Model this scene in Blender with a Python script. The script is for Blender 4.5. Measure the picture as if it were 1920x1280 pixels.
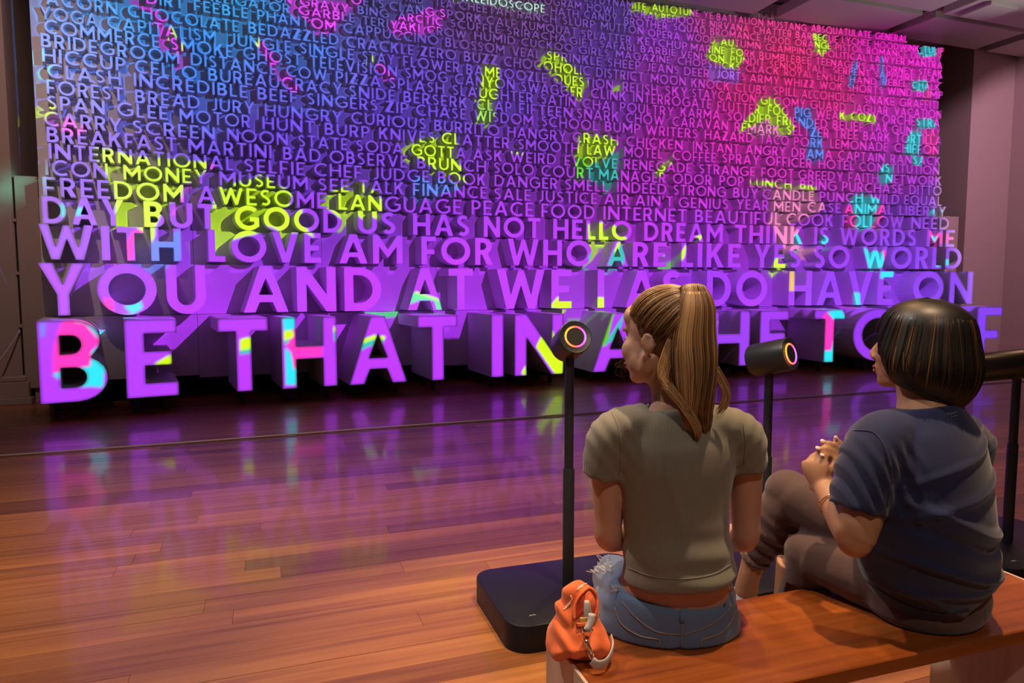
import bpy, bmesh, math, random
import numpy as np
from mathutils import Vector, Matrix

sc = bpy.context.scene
col = sc.collection
for _o in list(bpy.data.objects):
    bpy.data.objects.remove(_o)
rnd = random.Random(7)

# ------------------------------------------------------------ camera
YAW = math.radians(19.6)            # the room is squared to X/Y; the camera looks a little to the right
cam_d = bpy.data.cameras.new('camera')
cam_d.sensor_width = 36.0
cam_d.lens = 36.0 * 1290.6 / 1920.0
cam_d.clip_start = 0.05
cam_d.clip_end = 100
cam = bpy.data.objects.new('camera', cam_d)
cam.location = (0, 0, 1.29)
cam.rotation_euler = (math.pi / 2 - 0.0815, 0, -YAW)
col.objects.link(cam)
sc.camera = cam

# ------------------------------------------------------------ world, lamps, exposure
sc.view_settings.view_transform = 'Standard'
sc.view_settings.look = 'None'
sc.view_settings.gamma = 1
sc.view_settings.use_curve_mapping = False
sc.view_settings.exposure = 0.0
sc.cycles.use_denoising = True
sc.cycles.max_bounces = 8
sc.cycles.sample_clamp_indirect = 6.0
world = bpy.data.worlds.new('world')
sc.world = world
world.use_nodes = True
world.node_tree.nodes['Background'].inputs[0].default_value = (0.080, 0.060, 0.060, 1)
world.node_tree.nodes['Background'].inputs[1].default_value = 0.42


def spot(name, loc, aim, watts, color, deg, blend=0.5, radius=0.06):
    d = bpy.data.lights.new(name, 'SPOT')
    d.energy = watts
    d.color = color
    d.spot_size = math.radians(deg)
    d.spot_blend = blend
    d.shadow_soft_size = radius
    o = bpy.data.objects.new(name, d)
    o.location = loc
    o.rotation_euler = (Vector(aim) - Vector(loc)).to_track_quat('-Z', 'Y').to_euler()
    col.objects.link(o)
    return o


WARM = (1.0, 0.56, 0.24)
spot('ceiling_or_fill_spot', (-1.3, 2.9, 5.0), (0.9, 1.6, 0.6), 420, (1.0, 0.93, 0.86), 40, 0.5)      # key over the bench, from the left
spot('ceiling_or_fill_spot', (1.45, 1.05, 5.1), (1.3, 1.6, 0.7), 780, (1.0, 0.68, 0.40), 36, 0.7)      # straight down on the bench
spot('ceiling_or_fill_spot', (2.4, 3.4, 5.0), (1.6, 1.6, 0.5), 240, WARM, 46, 0.6)
spot('ceiling_or_fill_spot', (0.3, 3.2, 5.0), (0.1, 2.6, 0.0), 430, (1.0, 0.62, 0.32), 66, 0.9, 0.30)
spot('ceiling_or_fill_spot', (-1.8, 2.8, 5.0), (-1.6, 3.0, 0.0), 340, (1.0, 0.74, 0.56), 66, 0.9, 0.30)
spot('ceiling_or_fill_spot', (4.5, 3.2, 5.0), (4.3, 3.0, 0.0), 260, (1.0, 0.52, 0.28), 75, 0.9, 0.30)
spot('ceiling_or_fill_spot', (10.9, 5.0, 5.25), (13.5, 7.6, 2.8), 700, (1.0, 0.54, 0.90), 80, 0.3)       # added fill that brightens the right wall, no known fixture
spot('ceiling_or_fill_spot', (-1.6, 5.2, 5.2), (-3.2, 8.9, 2.6), 240, (1.0, 0.66, 0.62), 70, 0.9)  # another added fill lamp, lifts the left wall
spot('ceiling_or_fill_spot', (0.4, 4.6, 5.2), (0.5, 4.5, 0.0), 260, (1.0, 0.66, 0.40), 66, 0.9, 0.30)
spot('ceiling_or_fill_spot', (-1.9, 4.4, 5.2), (-1.9, 4.2, 0.0), 130, (1.0, 0.72, 0.50), 60, 0.9, 0.30)
spot('added_ceiling_fill', (13.3, 5.8, 3.6), (9.9, 6.4, 5.56), 330, (1.0, 0.95, 0.95), 64, 0.7)  # invented lamp out of view, put in to lighten the ceiling
spot('ceiling_or_fill_spot', (0.2, -1.4, 4.3), (1.35, 1.7, 0.8), 190, (1.0, 0.78, 0.62), 36, 0.6)       # fill added behind the camera to lighten the sitters' backs

PROJ_LOC = Vector((4.2, 2.3, 4.75))
PROJ_GAIN = 1.0

# ------------------------------------------------------------ helpers
def px(x, y, depth):
    """room point seen at picture position x,y (1920x1280) at a given distance in front of the camera"""
    c, s = math.cos(0.0815), math.sin(0.0815)
    a, b = (x - 960) / 1290.6, -(y - 640) / 1290.6
    d = (a, c + b * s, -s + b * c)
    k = depth / d[1]
    xc, yc, zc = d[0] * k, d[1] * k, d[2] * k + 1.29
    return Vector((xc * math.cos(YAW) + yc * math.sin(YAW), -xc * math.sin(YAW) + yc * math.cos(YAW), zc))


def cv(x, y, z):
    """vector given along the camera's right / forward / up, turned into the room"""
    return Vector((x * math.cos(YAW) + y * math.sin(YAW), -x * math.sin(YAW) + y * math.cos(YAW), z))


def link(name, mesh, mat=None, parent=None):
    o = bpy.data.objects.new(name, mesh)
    col.objects.link(o)
    if mat is not None and len(mesh.materials) == 0:
        mesh.materials.append(mat)
    if parent is not None:
        o.parent = parent
    return o


def thing(name, label, cat, loc=(0, 0, 0), rz=0.0, group=None):
    o = bpy.data.objects.new(name, None)
    o.empty_display_size = 0.05
    o.location = loc
    o.rotation_euler = (0, 0, rz)
    col.objects.link(o)
    o['label'] = label
    o['category'] = cat
    if group:
        o['group'] = group
    return o


def tag(o, label, cat, group=None):
    o['label'] = label
    o['category'] = cat
    if group:
        o['group'] = group
    return o


def struct(o):
    o['kind'] = 'structure'
    return o


def mesh_from(verts, faces, name='mesh', smooth=False):
    m = bpy.data.meshes.new(name)
    m.from_pydata([tuple(v) for v in verts], [], faces)
    m.update()
    if smooth:
        m.polygons.foreach_set('use_smooth', [True] * len(m.polygons))
    return m


def bm_mesh(bm, name='mesh', smooth=False):
    bmesh.ops.recalc_face_normals(bm, faces=bm.faces[:])
    m = bpy.data.meshes.new(name)
    bm.to_mesh(m)
    bm.free()
    if smooth:
        m.polygons.foreach_set('use_smooth', [True] * len(m.polygons))
    return m


def box_bm(x0, x1, y0, y1, z0, z1, bevel=0.0, bm=None, seg=1):
    own = bm is None
    b = bmesh.new()
    bmesh.ops.create_cube(b, size=1)
    for v in b.verts:
        v.co = Vector(((x0 + x1) / 2 + v.co.x * (x1 - x0), (y0 + y1) / 2 + v.co.y * (y1 - y0), (z0 + z1) / 2 + v.co.z * (z1 - z0)))
    if bevel > 0:
        bmesh.ops.bevel(b, geom=b.edges[:], offset=bevel, segments=seg, affect='EDGES', profile=0.5)
    if own:
        return b
    tmp = bpy.data.meshes.new('tmp')
    b.to_mesh(tmp)
    b.free()
    bm.from_mesh(tmp)
    bpy.data.meshes.remove(tmp)
    return bm


def box(name, x0, x1, y0, y1, z0, z1, mat, parent=None, bevel=0.0, seg=1):
    return link(name, bm_mesh(box_bm(x0, x1, y0, y1, z0, z1, bevel, None, seg), name), mat, parent)


def smooth_path(pts, n):
    """Catmull-Rom through rows of numbers, n samples per span"""
    P = np.array(pts, float)
    if len(P) < 3:
        t = np.linspace(0, 1, n + 1)[:, None]
        return P[0] * (1 - t) + P[-1] * t
    Q = np.vstack([2 * P[0] - P[1], P, 2 * P[-1] - P[-2]])
    out = []
    for i in range(1, len(Q) - 2):
        p0, p1, p2, p3 = Q[i - 1:i + 3]
        for k in range(n):
            t = k / n
            out.append(0.5 * (2 * p1 + (p2 - p0) * t + (2 * p0 - 5 * p1 + 4 * p2 - p3) * t * t + (3 * p1 - p0 - 3 * p2 + p3) * t ** 3))
    out.append(P[-1])
    return np.array(out)


def tube(pts, sides=12, n=4, up=(0, 0, 1), caps=True, start=None):
    """pts rows: x,y,z,ra[,rb]; ra across, rb along the up vector. Returns verts, faces."""
    R = [list(p) + ([p[3]] if len(p) == 4 else []) for p in pts]
    S = smooth_path(R, n) if n > 1 else np.array(R, float)
    S[:, 3:] = np.maximum(S[:, 3:], 1e-4)
    V, F = [], []
    c = S[:, :3]
    T = np.gradient(c, axis=0)
    T /= np.linalg.norm(T, axis=1)[:, None] + 1e-12
    u = np.array(up, float)
    if abs(u @ T[0]) > 0.93:
        u = np.array((0, 1, 0), float) if abs(T[0][1]) < 0.9 else np.array((1, 0, 0), float)
    for i in range(len(S)):
        b = u - (u @ T[i]) * T[i]
        b /= np.linalg.norm(b)
        a = np.cross(T[i], b)
        u = b
        for k in range(sides):
            t = 2 * math.pi * k / sides
            V.append(c[i] + a * math.cos(t) * S[i, 3] + b * math.sin(t) * S[i, 4])
    m = len(S)
    for i in range(m - 1):
        for k in range(sides):
            k2 = (k + 1) % sides
            F.append((i * sides + k, i * sides + k2, (i + 1) * sides + k2, (i + 1) * sides + k))
    if caps:
        F.append(tuple(range(sides - 1, -1, -1)))
        F.append(tuple((m - 1) * sides + k for k in range(sides)))
    return V, F


def merge(parts):
    V, F = [], []
    for v, f in parts:
        o = len(V)
        V.extend([tuple(q) for q in v])
        F.extend([tuple(i + o for i in q) for q in f])
    return V, F


def lathe(profile, sides=32):
    """profile rows: radius, height"""
    V, F = [], []
    for r, h in profile:
        for k in range(sides):
            t = 2 * math.pi * k / sides
            V.append((r * math.cos(t), r * math.sin(t), h))
    m = len(profile)
    for i in range(m - 1):
        for k in range(sides):
            k2 = (k + 1) % sides
            F.append((i * sides + k, i * sides + k2, (i + 1) * sides + k2, (i + 1) * sides + k))
    F.append(tuple(range(sides - 1, -1, -1)))
    F.append(tuple((m - 1) * sides + k for k in range(sides)))
    return V, F


def ellipsoid(c, r, rot=None, nu=20, nv=12):
    V, F = [], []
    M = rot if rot is not None else Matrix.Identity(3)
    for j in range(nv + 1):
        p = math.pi * (j + 0.001) / (nv + 0.002)
        for k in range(nu):
            t = 2 * math.pi * k / nu
            q = M @ Vector((r[0] * math.sin(p) * math.cos(t), r[1] * math.sin(p) * math.sin(t), r[2] * math.cos(p)))
            V.append((c[0] + q.x, c[1] + q.y, c[2] + q.z))
    for j in range(nv):
        for k in range(nu):
            k2 = (k + 1) % nu
            F.append((j * nu + k, (j + 1) * nu + k, (j + 1) * nu + k2, j * nu + k2))
    F.append(tuple(range(nu)))
    F.append(tuple(nv * nu + k for k in range(nu - 1, -1, -1)))
    return V, F


# ------------------------------------------------------------ materials
def mat(name, base, rough=0.5, metal=0.0, coat=0.0, coat_rough=0.1, sheen=0.0, spec=0.5, sss=0.0):
    m = bpy.data.materials.new(name)
    m.use_nodes = True
    b = m.node_tree.nodes['Principled BSDF']
    b.inputs['Base Color'].default_value = (*base, 1)
    b.inputs['Roughness'].default_value = rough
    b.inputs['Metallic'].default_value = metal
    b.inputs['Coat Weight'].default_value = coat
    b.inputs['Coat Roughness'].default_value = coat_rough
    b.inputs['Sheen Weight'].default_value = sheen
    b.inputs['Specular IOR Level'].default_value = spec
    if sss:
        b.inputs['Subsurface Weight'].default_value = sss
        b.inputs['Subsurface Radius'].default_value = (0.02, 0.008, 0.004)
        b.inputs['Subsurface Scale'].default_value = 0.5
    return m


def nd(m, kind, **kw):
    n = m.node_tree.nodes.new(kind)
    for k, v in kw.items():
        if k in n.inputs.keys() if hasattr(n.inputs, 'keys') else False:
            n.inputs[k].default_value = v
        else:
            setattr(n, k, v)
    return n


def ramp(m, stops, fac):
    r = m.node_tree.nodes.new('ShaderNodeValToRGB')
    e = r.color_ramp.elements
    while len(e) < len(stops):
        e.new(0.5)
    for i, (p, c) in enumerate(stops):
        e[i].position = p
        e[i].color = (*c, 1) if len(c) == 3 else c
    m.node_tree.links.new(fac, r.inputs[0])
    return r.outputs[0]


def bump(m, fac, strength, dist):
    b = m.node_tree.nodes.new('ShaderNodeBump')
    b.inputs['Strength'].default_value = strength
    b.inputs['Distance'].default_value = dist
    m.node_tree.links.new(fac, b.inputs['Height'])
    m.node_tree.links.new(b.outputs[0], m.node_tree.nodes['Principled BSDF'].inputs['Normal'])


def noise(m, scale, detail=4, rough=0.55, stretch=(1, 1, 1), coords='Object', extra=None):
    t = m.node_tree.nodes.new('ShaderNodeTexCoord')
    mp = m.node_tree.nodes.new('ShaderNodeMapping')
    mp.inputs['Scale'].default_value = stretch
    m.node_tree.links.new(t.outputs[coords], mp.inputs[0])
    if extra is not None:
        m.node_tree.links.new(extra, mp.inputs['Location'])
    n = m.node_tree.nodes.new('ShaderNodeTexNoise')
    n.inputs['Scale'].default_value = scale
    n.inputs['Detail'].default_value = detail
    n.inputs['Roughness'].default_value = rough
    m.node_tree.links.new(mp.outputs[0], n.inputs['Vector'])
    return n.outputs[0]


def set_base(m, out):
    m.node_tree.links.new(out, m.node_tree.nodes['Principled BSDF'].inputs['Base Color'])


def mixc(m, a, b, fac, mode='MIX'):
    n = m.node_tree.nodes.new('ShaderNodeMix')
    n.data_type = 'RGBA'
    n.blend_type = mode
    for sock, v in ((n.inputs[0], fac), (n.inputs[6], a), (n.inputs[7], b)):
        if isinstance(v, bpy.types.NodeSocket):
            m.node_tree.links.new(v, sock)
        elif isinstance(v, (int, float)):
            sock.default_value = v
        else:
            sock.default_value = (*v, 1)
    return n.outputs[2]


def wood(name, stops, grain=(1.2, 30, 30), rough=0.35, coat=0.0, coat_rough=0.1, per_object=True, bump_s=0.04, rough_var=0.0):
    m = mat(name, (0.3, 0.1, 0.04), rough, coat=coat, coat_rough=coat_rough)
    nt = m.node_tree
    oi = nt.nodes.new('ShaderNodeObjectInfo')
    loc = None
    if per_object:
        mul = nt.nodes.new('ShaderNodeVectorMath')
        mul.operation = 'SCALE'
        mul.inputs['Scale'].default_value = 37.0
        comb = nt.nodes.new('ShaderNodeCombineXYZ')
        for i in range(3):
            nt.links.new(oi.outputs['Random'], comb.inputs[i])
        nt.links.new(comb.outputs[0], mul.inputs[0])
        loc = mul.outputs[0]
    g = noise(m, 1.0, 6, 0.6, grain, 'Object', loc)
    base = ramp(m, stops, g)
    if per_object:
        v = ramp(m, [(0.0, (0.50, 0.42, 0.38)), (0.12, (0.78, 0.70, 0.64)), (0.5, (0.95, 0.90, 0.86)), (0.85, (1.08, 1.03, 0.96)), (1.0, (1.25, 1.18, 1.05))], oi.outputs['Random'])
        base = mixc(m, base, v, 1.0, 'MULTIPLY')
    set_base(m, base)
    bump(m, g, bump_s, 0.002)
    return m


M_white = mat('matte_white_paint', (0.80, 0.80, 0.80), 0.55, spec=0.3)
M_panel = mat('backing_paint', (0.72, 0.72, 0.72), 0.6, spec=0.3)
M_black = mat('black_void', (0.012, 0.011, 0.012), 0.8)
M_post = mat('black_steel', (0.012, 0.012, 0.013), 0.4)
M_wall = mat('beige_wall_paint', (0.42, 0.33, 0.27), 0.7)
M_ceil = mat('ceiling_paint', (0.56, 0.52, 0.47), 0.85)
M_floor = wood('jatoba_floor', [(0.22, (0.15, 0.050, 0.015)), (0.42, (0.29, 0.112, 0.032)), (0.6, (0.38, 0.162, 0.048)), (0.8, (0.50, 0.240, 0.080))],
               (0.9, 26, 26), rough=0.38, coat=0.40, coat_rough=0.085)
M_bench = wood('bench_walnut', [(0.25, (0.13, 0.027, 0.005)), (0.5, (0.27, 0.068, 0.012)), (0.8, (0.38, 0.11, 0.022))], (1.0, 28, 28), rough=0.3, coat=0.3, coat_rough=0.15, per_object=False)
M_bench_leg = wood('bench_end_wood', [(0.25, (0.42, 0.29, 0.22)), (0.5, (0.55, 0.40, 0.31)), (0.8, (0.62, 0.47, 0.38))], (30, 30, 1.2), rough=0.4, per_object=False)
ROWS = [
 (1, 32.102, 0.145, 0.777, "BE:-.2038:-.1673|THAT:-.1553:-.0719|IN:-.0582:-.0271|A:-.0139:.0094|THE:.0184:.0827|TO:.096:.1439|OF:.1515:.1977"),
 (2, 32.691, 0.974, 0.53, "YOU:-.2037:-.1569|AND:-.145:-.096|AT:-.0857:-.059|WE:-.0487:-.0149|I:-.0026:.0006|AS:.0111:.0395|DO:.0519:.0839|HAVE:.0954:.153|ON:.164:.1974"),
 (3, 32.946, 1.565, 0.362, "WITH:-.2034:-.1634|LOVE:-.155:-.1166|AM:-.1099:-.0854|FOR:-.0778:-.0474|WHO:-.0408:-.0017|ARE:.0054:.0356|LIKE:.0432:.0745|YES:.0816:.1072|SO:.1142:.1342|WORLD:.1415:.1971"),
 (4, 33.108, 1.954, 0.284, "DAY:-.2025:-.18|BUT:-.1741:-.1514|GOOD:-.1456:-.1076|US:-.1015:-.0867|HAS:-.0797:-.0559|NOT:-.0496:-.0239|HELLO:-.0179:.0205|DREAM:.0267:.0678|THINK:.0741:.1115|IS:.1176:.1259|WORDS:.132:.1751|ME:.1811:.1969"),
 (5, 33.25, 2.264, 0.2, "FREEDOM:-.2021:-.1615|AWESOME:-.1571:-.1124|LANGUAGE:-.1078:-.0577|PEACE:-.0536:-.0256|FOOD:-.0216:.0041|INTERNET:.0083:.0509|BEAUTIFUL:.0551:.1016|COOK:.1051:.1313|FOLLOW:.1359:.1706|NEED:.1754:.1968"),
 (6, 33.35, 2.502, 0.165, "ICON:-.2013:-.184|MONEY:-.1795:-.1536|MUSEUM:-.1495:-.1186|SEE:-.1147:-.1029|TALK:-.0994:-.0812|FINANCE:-.0776:-.0454|SALE:-.0422:-.0251|JUSTICE:-.0217:.0071|AIR:.0102:.0229|AIN'T:.0259:.0455|GENIUS:.0488:.0754|YEAR:.0791:.0967|MEN:.1002:.115|CASE:.1186:.1373|ANIMAL:.1397:.1667|LIBERTY:.1705:.1969"),
 (7, 33.42, 2.696, 0.163, "INTERNATIONAL:-.2003:-.1444|SELFIE:-.1408:-.119|CHEF:-.1159:-.0976|JUDGE:-.0933:-.0698|BOOK:-.0661:-.0451|DANGER:-.0413:-.0118|SMELL:-.0082:.0131|INDEED:.0174:.0427|STRONG:.0465:.0745|BUY:.0786:.0923|CANDLE:.0951:.1238|PUNCH:.1268:.1513|WILD:.1553:.1719|EQUAL:.1751:.1965"),
 (8, 33.45, 2.882, 0.163, "BREAKFAST:-.2006:-.1627|MARTINI:-.159:-.131|BAD:-.1268:-.1129|OBSERVE:-.1096:-.0787|BRUNCH:-.0748:-.0448|SOLO:-.0412:-.0226|COURT:-.0191:.006|MANAGER:.0092:.0433|ODOR:.0471:.0677|POP:.0716:.0848|LUNCH:.0886:.112|BRING:.1159:.1366|PURCHASE:.1399:.1748|DITTO:.1786:.197"),
 (9, 33.475, 3.061, .153, "CARRY:-.2012:-.1793|SCREEN:-.1761:-.1501|NOON:-.1462:-.125|STATE:-.1211:-.1024|SODA:-.0991:-.0802|GOTTA:-.0768:-.0536|ASK:-.0501:-.0367|WEIRD:-.0335:-.0119|EVOLVE:-.0075:.0186|RENEGADE:.0219:.0572|STRANGE:.0612:.0916|FOOT:.095:.1129|GREEDY:.1159:.1412|FAITH:.1442:.1613|NETWORK:.1652:.197"),
 (10, 33.495, 3.25, 0.154, "SPAN:-.2001:-.184|GLEE:-.1804:-.165|MOTOR:-.1613:-.1378|HUNT:-.1337:-.1148|BURP:-.1109:-.0934|KNIVES:-.0897:-.0665|CLATTER:-.0638:-.0336|SMOOTH:-.0296:-.0005|LAW:.0036:.0178|MOTEL:.022:.0414|COFFEE:.0473:.0704|SPRAY:.0736:.0939|OFFICER:.0974:.123|HOTEL:.1269:.1469|CONSTITUTION:.1504:.1963"),
 (11, 33.51, 3.42, 0.151, "FOREST:-.2:-.1784|BREAD:-.1749:-.1547|JURY:-.1511:-.1363|HUNGRY:-.1326:-.104|CURIOUS:-.1008:-.0704|BURRITO:-.0668:-.038|HANGRY:-.0343:-.0064|CRASH:-.0031:.0196|CHICKEN:.0236:.053|INSTANT:.0584:.0832|ANGRY:.0866:.1087|DRAMA:.1121:.1349|CAPTAIN:.1382:.1648|RANSACK:.1684:.1972"),
 (12, 33.52, 3.611, 0.15, "CLASH:-.1996:-.1788|INCREDIBLE:-.1751:-.1385|BEEF:-.1351:-.1209|SINGERS:-.1173:-.0902|ZIP:-.0871:-.0776|CHASE:-.0743:-.0526|WISDOM:-.0492:-.0221|SCHOOL:-.0184:.0089|BUMP:.0124:.0303|WRITERS:.0334:.0607|HAZARD:.0644:.0908|TACO:.0946:.1106|PORK:.1139:.1303|LEMONADE:.134:.167|CHIFFON:.1704:.196"),
 (13, 33.525, 3.773, 0.15, "HICCUP:-.2008:-.1773|CELLO:-.1745:-.1551|BUREAUCRACY:-.1516:-.104|SNIDE:-.1011:-.0826|BERSERK:-.0793:-.0519|CLAP:-.0479:-.032|FIFTEEN:-.0286:-.0031|SNARK:-.0013:.0197|CHOW:.0232:.0431|CARAVAN:.0471:.0768|REMARK:.0807:.1053|SELTZER:.109:.1327|TREE:.1357:.1491|BARK:.1523:.1674|TORTILLA:.1706:.197"),
 (14, 33.53, 3.932, .145, "BRIDEGROOM:-.2009:-.1607|DISTANCE:-.1571:-.1281|COW:-.1247:-.1097|PIZZA:-.1063:-.0887|SPLASH:-.0854:-.0623|SLAUGHTER:-.0587:-.0222|SATIN:-.0187:-.0018|CHAI:.0019:.0173|POULTRY:.0204:.0482|KARMA:.0514:.0724|SOLDIER:.0765:.1001|FRIENDED:.1037:.1319|BELIEF:.135:.1525|TAX:.1559:.1659|GUN:.1691:.1805|LUCKY:.1833:.197"),
 (15, 33.535, 4.088, 0.148, "COMMERCE:-.1998:-.1666|SMOKE:-.1633:-.1429|GHOST:-.1396:-.1191|TELEVISION:-.1159:-.082|SMOG:-.0786:-.0606|CANYON:-.0575:-.0308|SWAGGER:-.0275:.0019|CLINK:.0056:.0232|INTERROGATE:.0267:.0677|FLUTTER:.0715:.0948|FOG:.0988:.1103|PIG:.1134:.1225|WEAK:.1256:.1421|COZY:.1449:.1603|ORCHESTRA:.1632:.196"),
 (16, 33.54, 4.244, 0.143, "YOGA:-.2008:-.1848|CAPITALISM:-.1821:-.1484|JUNGLE:-.144:-.1224|SINGLE:-.1195:-.0989|STAY:-.0957:-.0829|FLOWER:-.0794:-.0554|BAMBOOZLE:-.0523:-.0153|QUESTION:-.0125:.0169|RELISH:.0219:.0399|SKY:.0434:.0552|STAYCATION:.0575:.0918|GLOOMY:.095:.1198|GUARD:.1227:.1427|JAGUAR:.1463:.1665|VACATION:.1701:.1971"),
 (17, 33.545, 4.41, 0.138, "ACORN:-.199:-.1789|CHOCOLATE:-.1759:-.1406|BEDAZZLED:-.1375:-.1049|CRACKLE:-.1018:-.0747|ZERO:-.072:-.0568|BUZZ:-.0536:-.0386|CHOCOHOLIC:-.0357:.0053|DISTRICT:.0083:.0322|MOON:.0359:.0541|KNOCK:.0574:.0778|CLUBS:.0813:.0985|SPILL:.1017:.115|ALCOHOLIC:.1177:.148|SNAKE:.1531:.1701|GRAFFITI:.1732:.1954"),
 (18, 33.545, 4.583, 0.128, "ANT:-.1844:-.1762|DIRT:-.1703:-.1586|FEEBLE:-.1554:-.1374|PHANTOM:-.1343:-.1058|CAPPUCCINO:-.1029:-.0645|BLOSSOM:-.0613:-.0351|VEAL:-.0315:-.0186|SPRINKLE:-.0154:.0113|SHEEP:.014:.0307|JEANS:.0338:.0507|DEER:.0536:.0668|JORTS:.0703:.086|ARMY:.0887:.1049|WHIZZ:.1076:.1246|WOK:.1275:.1402|SHORTS:.1432:.1632|WIND:.1656:.1796|BLIMP:.182:.1969"),
 (19, 33.545, 4.73, .112, "ALLIGATOR:-.1522:-.1225|GARBLE:-.1196:-.0983|TERIYAKI:-.0952:-.0721|CROW:-.0688:-.052|HUMID:-.0488:-.0303|CUCKOO:-.0275:-.003|GIRLS:-0:.015|MAGAZINE:.0183:.0464|CHOPSTICKS:.0496:.083|CLACK:.0859:.104|ROYAL:.1071:.1227|ENSUE:.126:.1413|HAND:.1444:.1594|REBEL:.1624:.176|CHALK:.1797:.1955"),
 (20, 33.545, 4.85, .106, "ON:-.1282:-.1218|GRAVY:-.1189:-.1006|BING:-.0972:-.0848|ARCTIC:-.0811:-.0623|SCUFFLE:-.0594:-.0372|SRIRACHA:-.0344:-.0067|GIFT:-.0045:.0073|SAFARI:.0102:.0276|BARBIE:.0306:.0488|VENISON:.0516:.0748|PUNDIT:.0777:.0963|SENIOR:.0995:.1174|FALL:.1205:.1309|SERPENT:.1342:.1551|SAPPHIRE:.1577:.1804|LILAC:.1828:.1965"),
 (21, 33.545, 4.963, 0.116, "OETS:-.0998:-.0868|CLANG:-.0845:-.066|SPORK:-.0637:-.0457|CALF:-.0433:-.03|KUMQUAT:-.0275:-.0015|SPLATTER:.0013:.026|KETCHUP:.0289:.0545|MARINE:.0566:.0747|FORK:.0782:.0912|BUMBLEBEE:.0937:.1224|TEENAGERS:.1248:.1524|ATTORNEY:.1553:.1802|STEAK:.1829:.1963"),
 (22, 33.545, 5.105, 0.114, "ARD:-.0779:-.0707|TEA:-.0655:-.0583|CHEETAH:-.0557:-.0322|RANCH:-.0293:-.0111|SLURP:-.0083:.0075|MUTTON:.0102:.0316|OPERA:.0344:.051|WOOD:.0539:.0692|AUTUMN:.0725:.094|GLAMPING:.0968:.1226|APOLITICAL:.1246:.153|LAWYER:.1552:.1746|MANTRA:.1766:.1961"),
 (23, 33.545, 5.233, 0.112, "KALEIDOSCOPE:-.0559:-.0164|HATH:-.0136:-.0003|CANDY:.002:.0183|BROTHER:.0221:.0441|SQUAD:.0471:.064|BROMANCE:.0665:.0935|HOOD:.0962:.1103|ORANGE:.1129:.133|PISTOL:.1355:.1507|ROMANCE:.1532:.1762|DIGNITY:.1785:.1959"),
 (24, 33.545, 5.354, 0.112, "HOLOGRAM:-.0266:.0009|HOWL:.0037:.0183|JACKAL:.0207:.0394|BEHOOVE:.041:.0639|NIRVANA:.0664:.0874|CHATTER:.0897:.1107|BARBECUE:.1131:.1366|LYCHEE:.139:.1549|HOODWINK:.1575:.183|TULIP:.1851:.1969"),
 (25, 33.545, 5.484, 0.112, "OUS:.0022:.0082|DYNAMITE:.01:.0333|AUTOTUNE:.036:.0604|YE:.0631:.068|BATTALION:.0703:.0954|MUSTANG:.0977:.1192|ABSQUATULATE:.1212:.1549|GENERAL:.1571:.1752"),
 (26, 33.545, 5.609, 0.112, "JINGLE:.088:.1008"),
]
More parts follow.
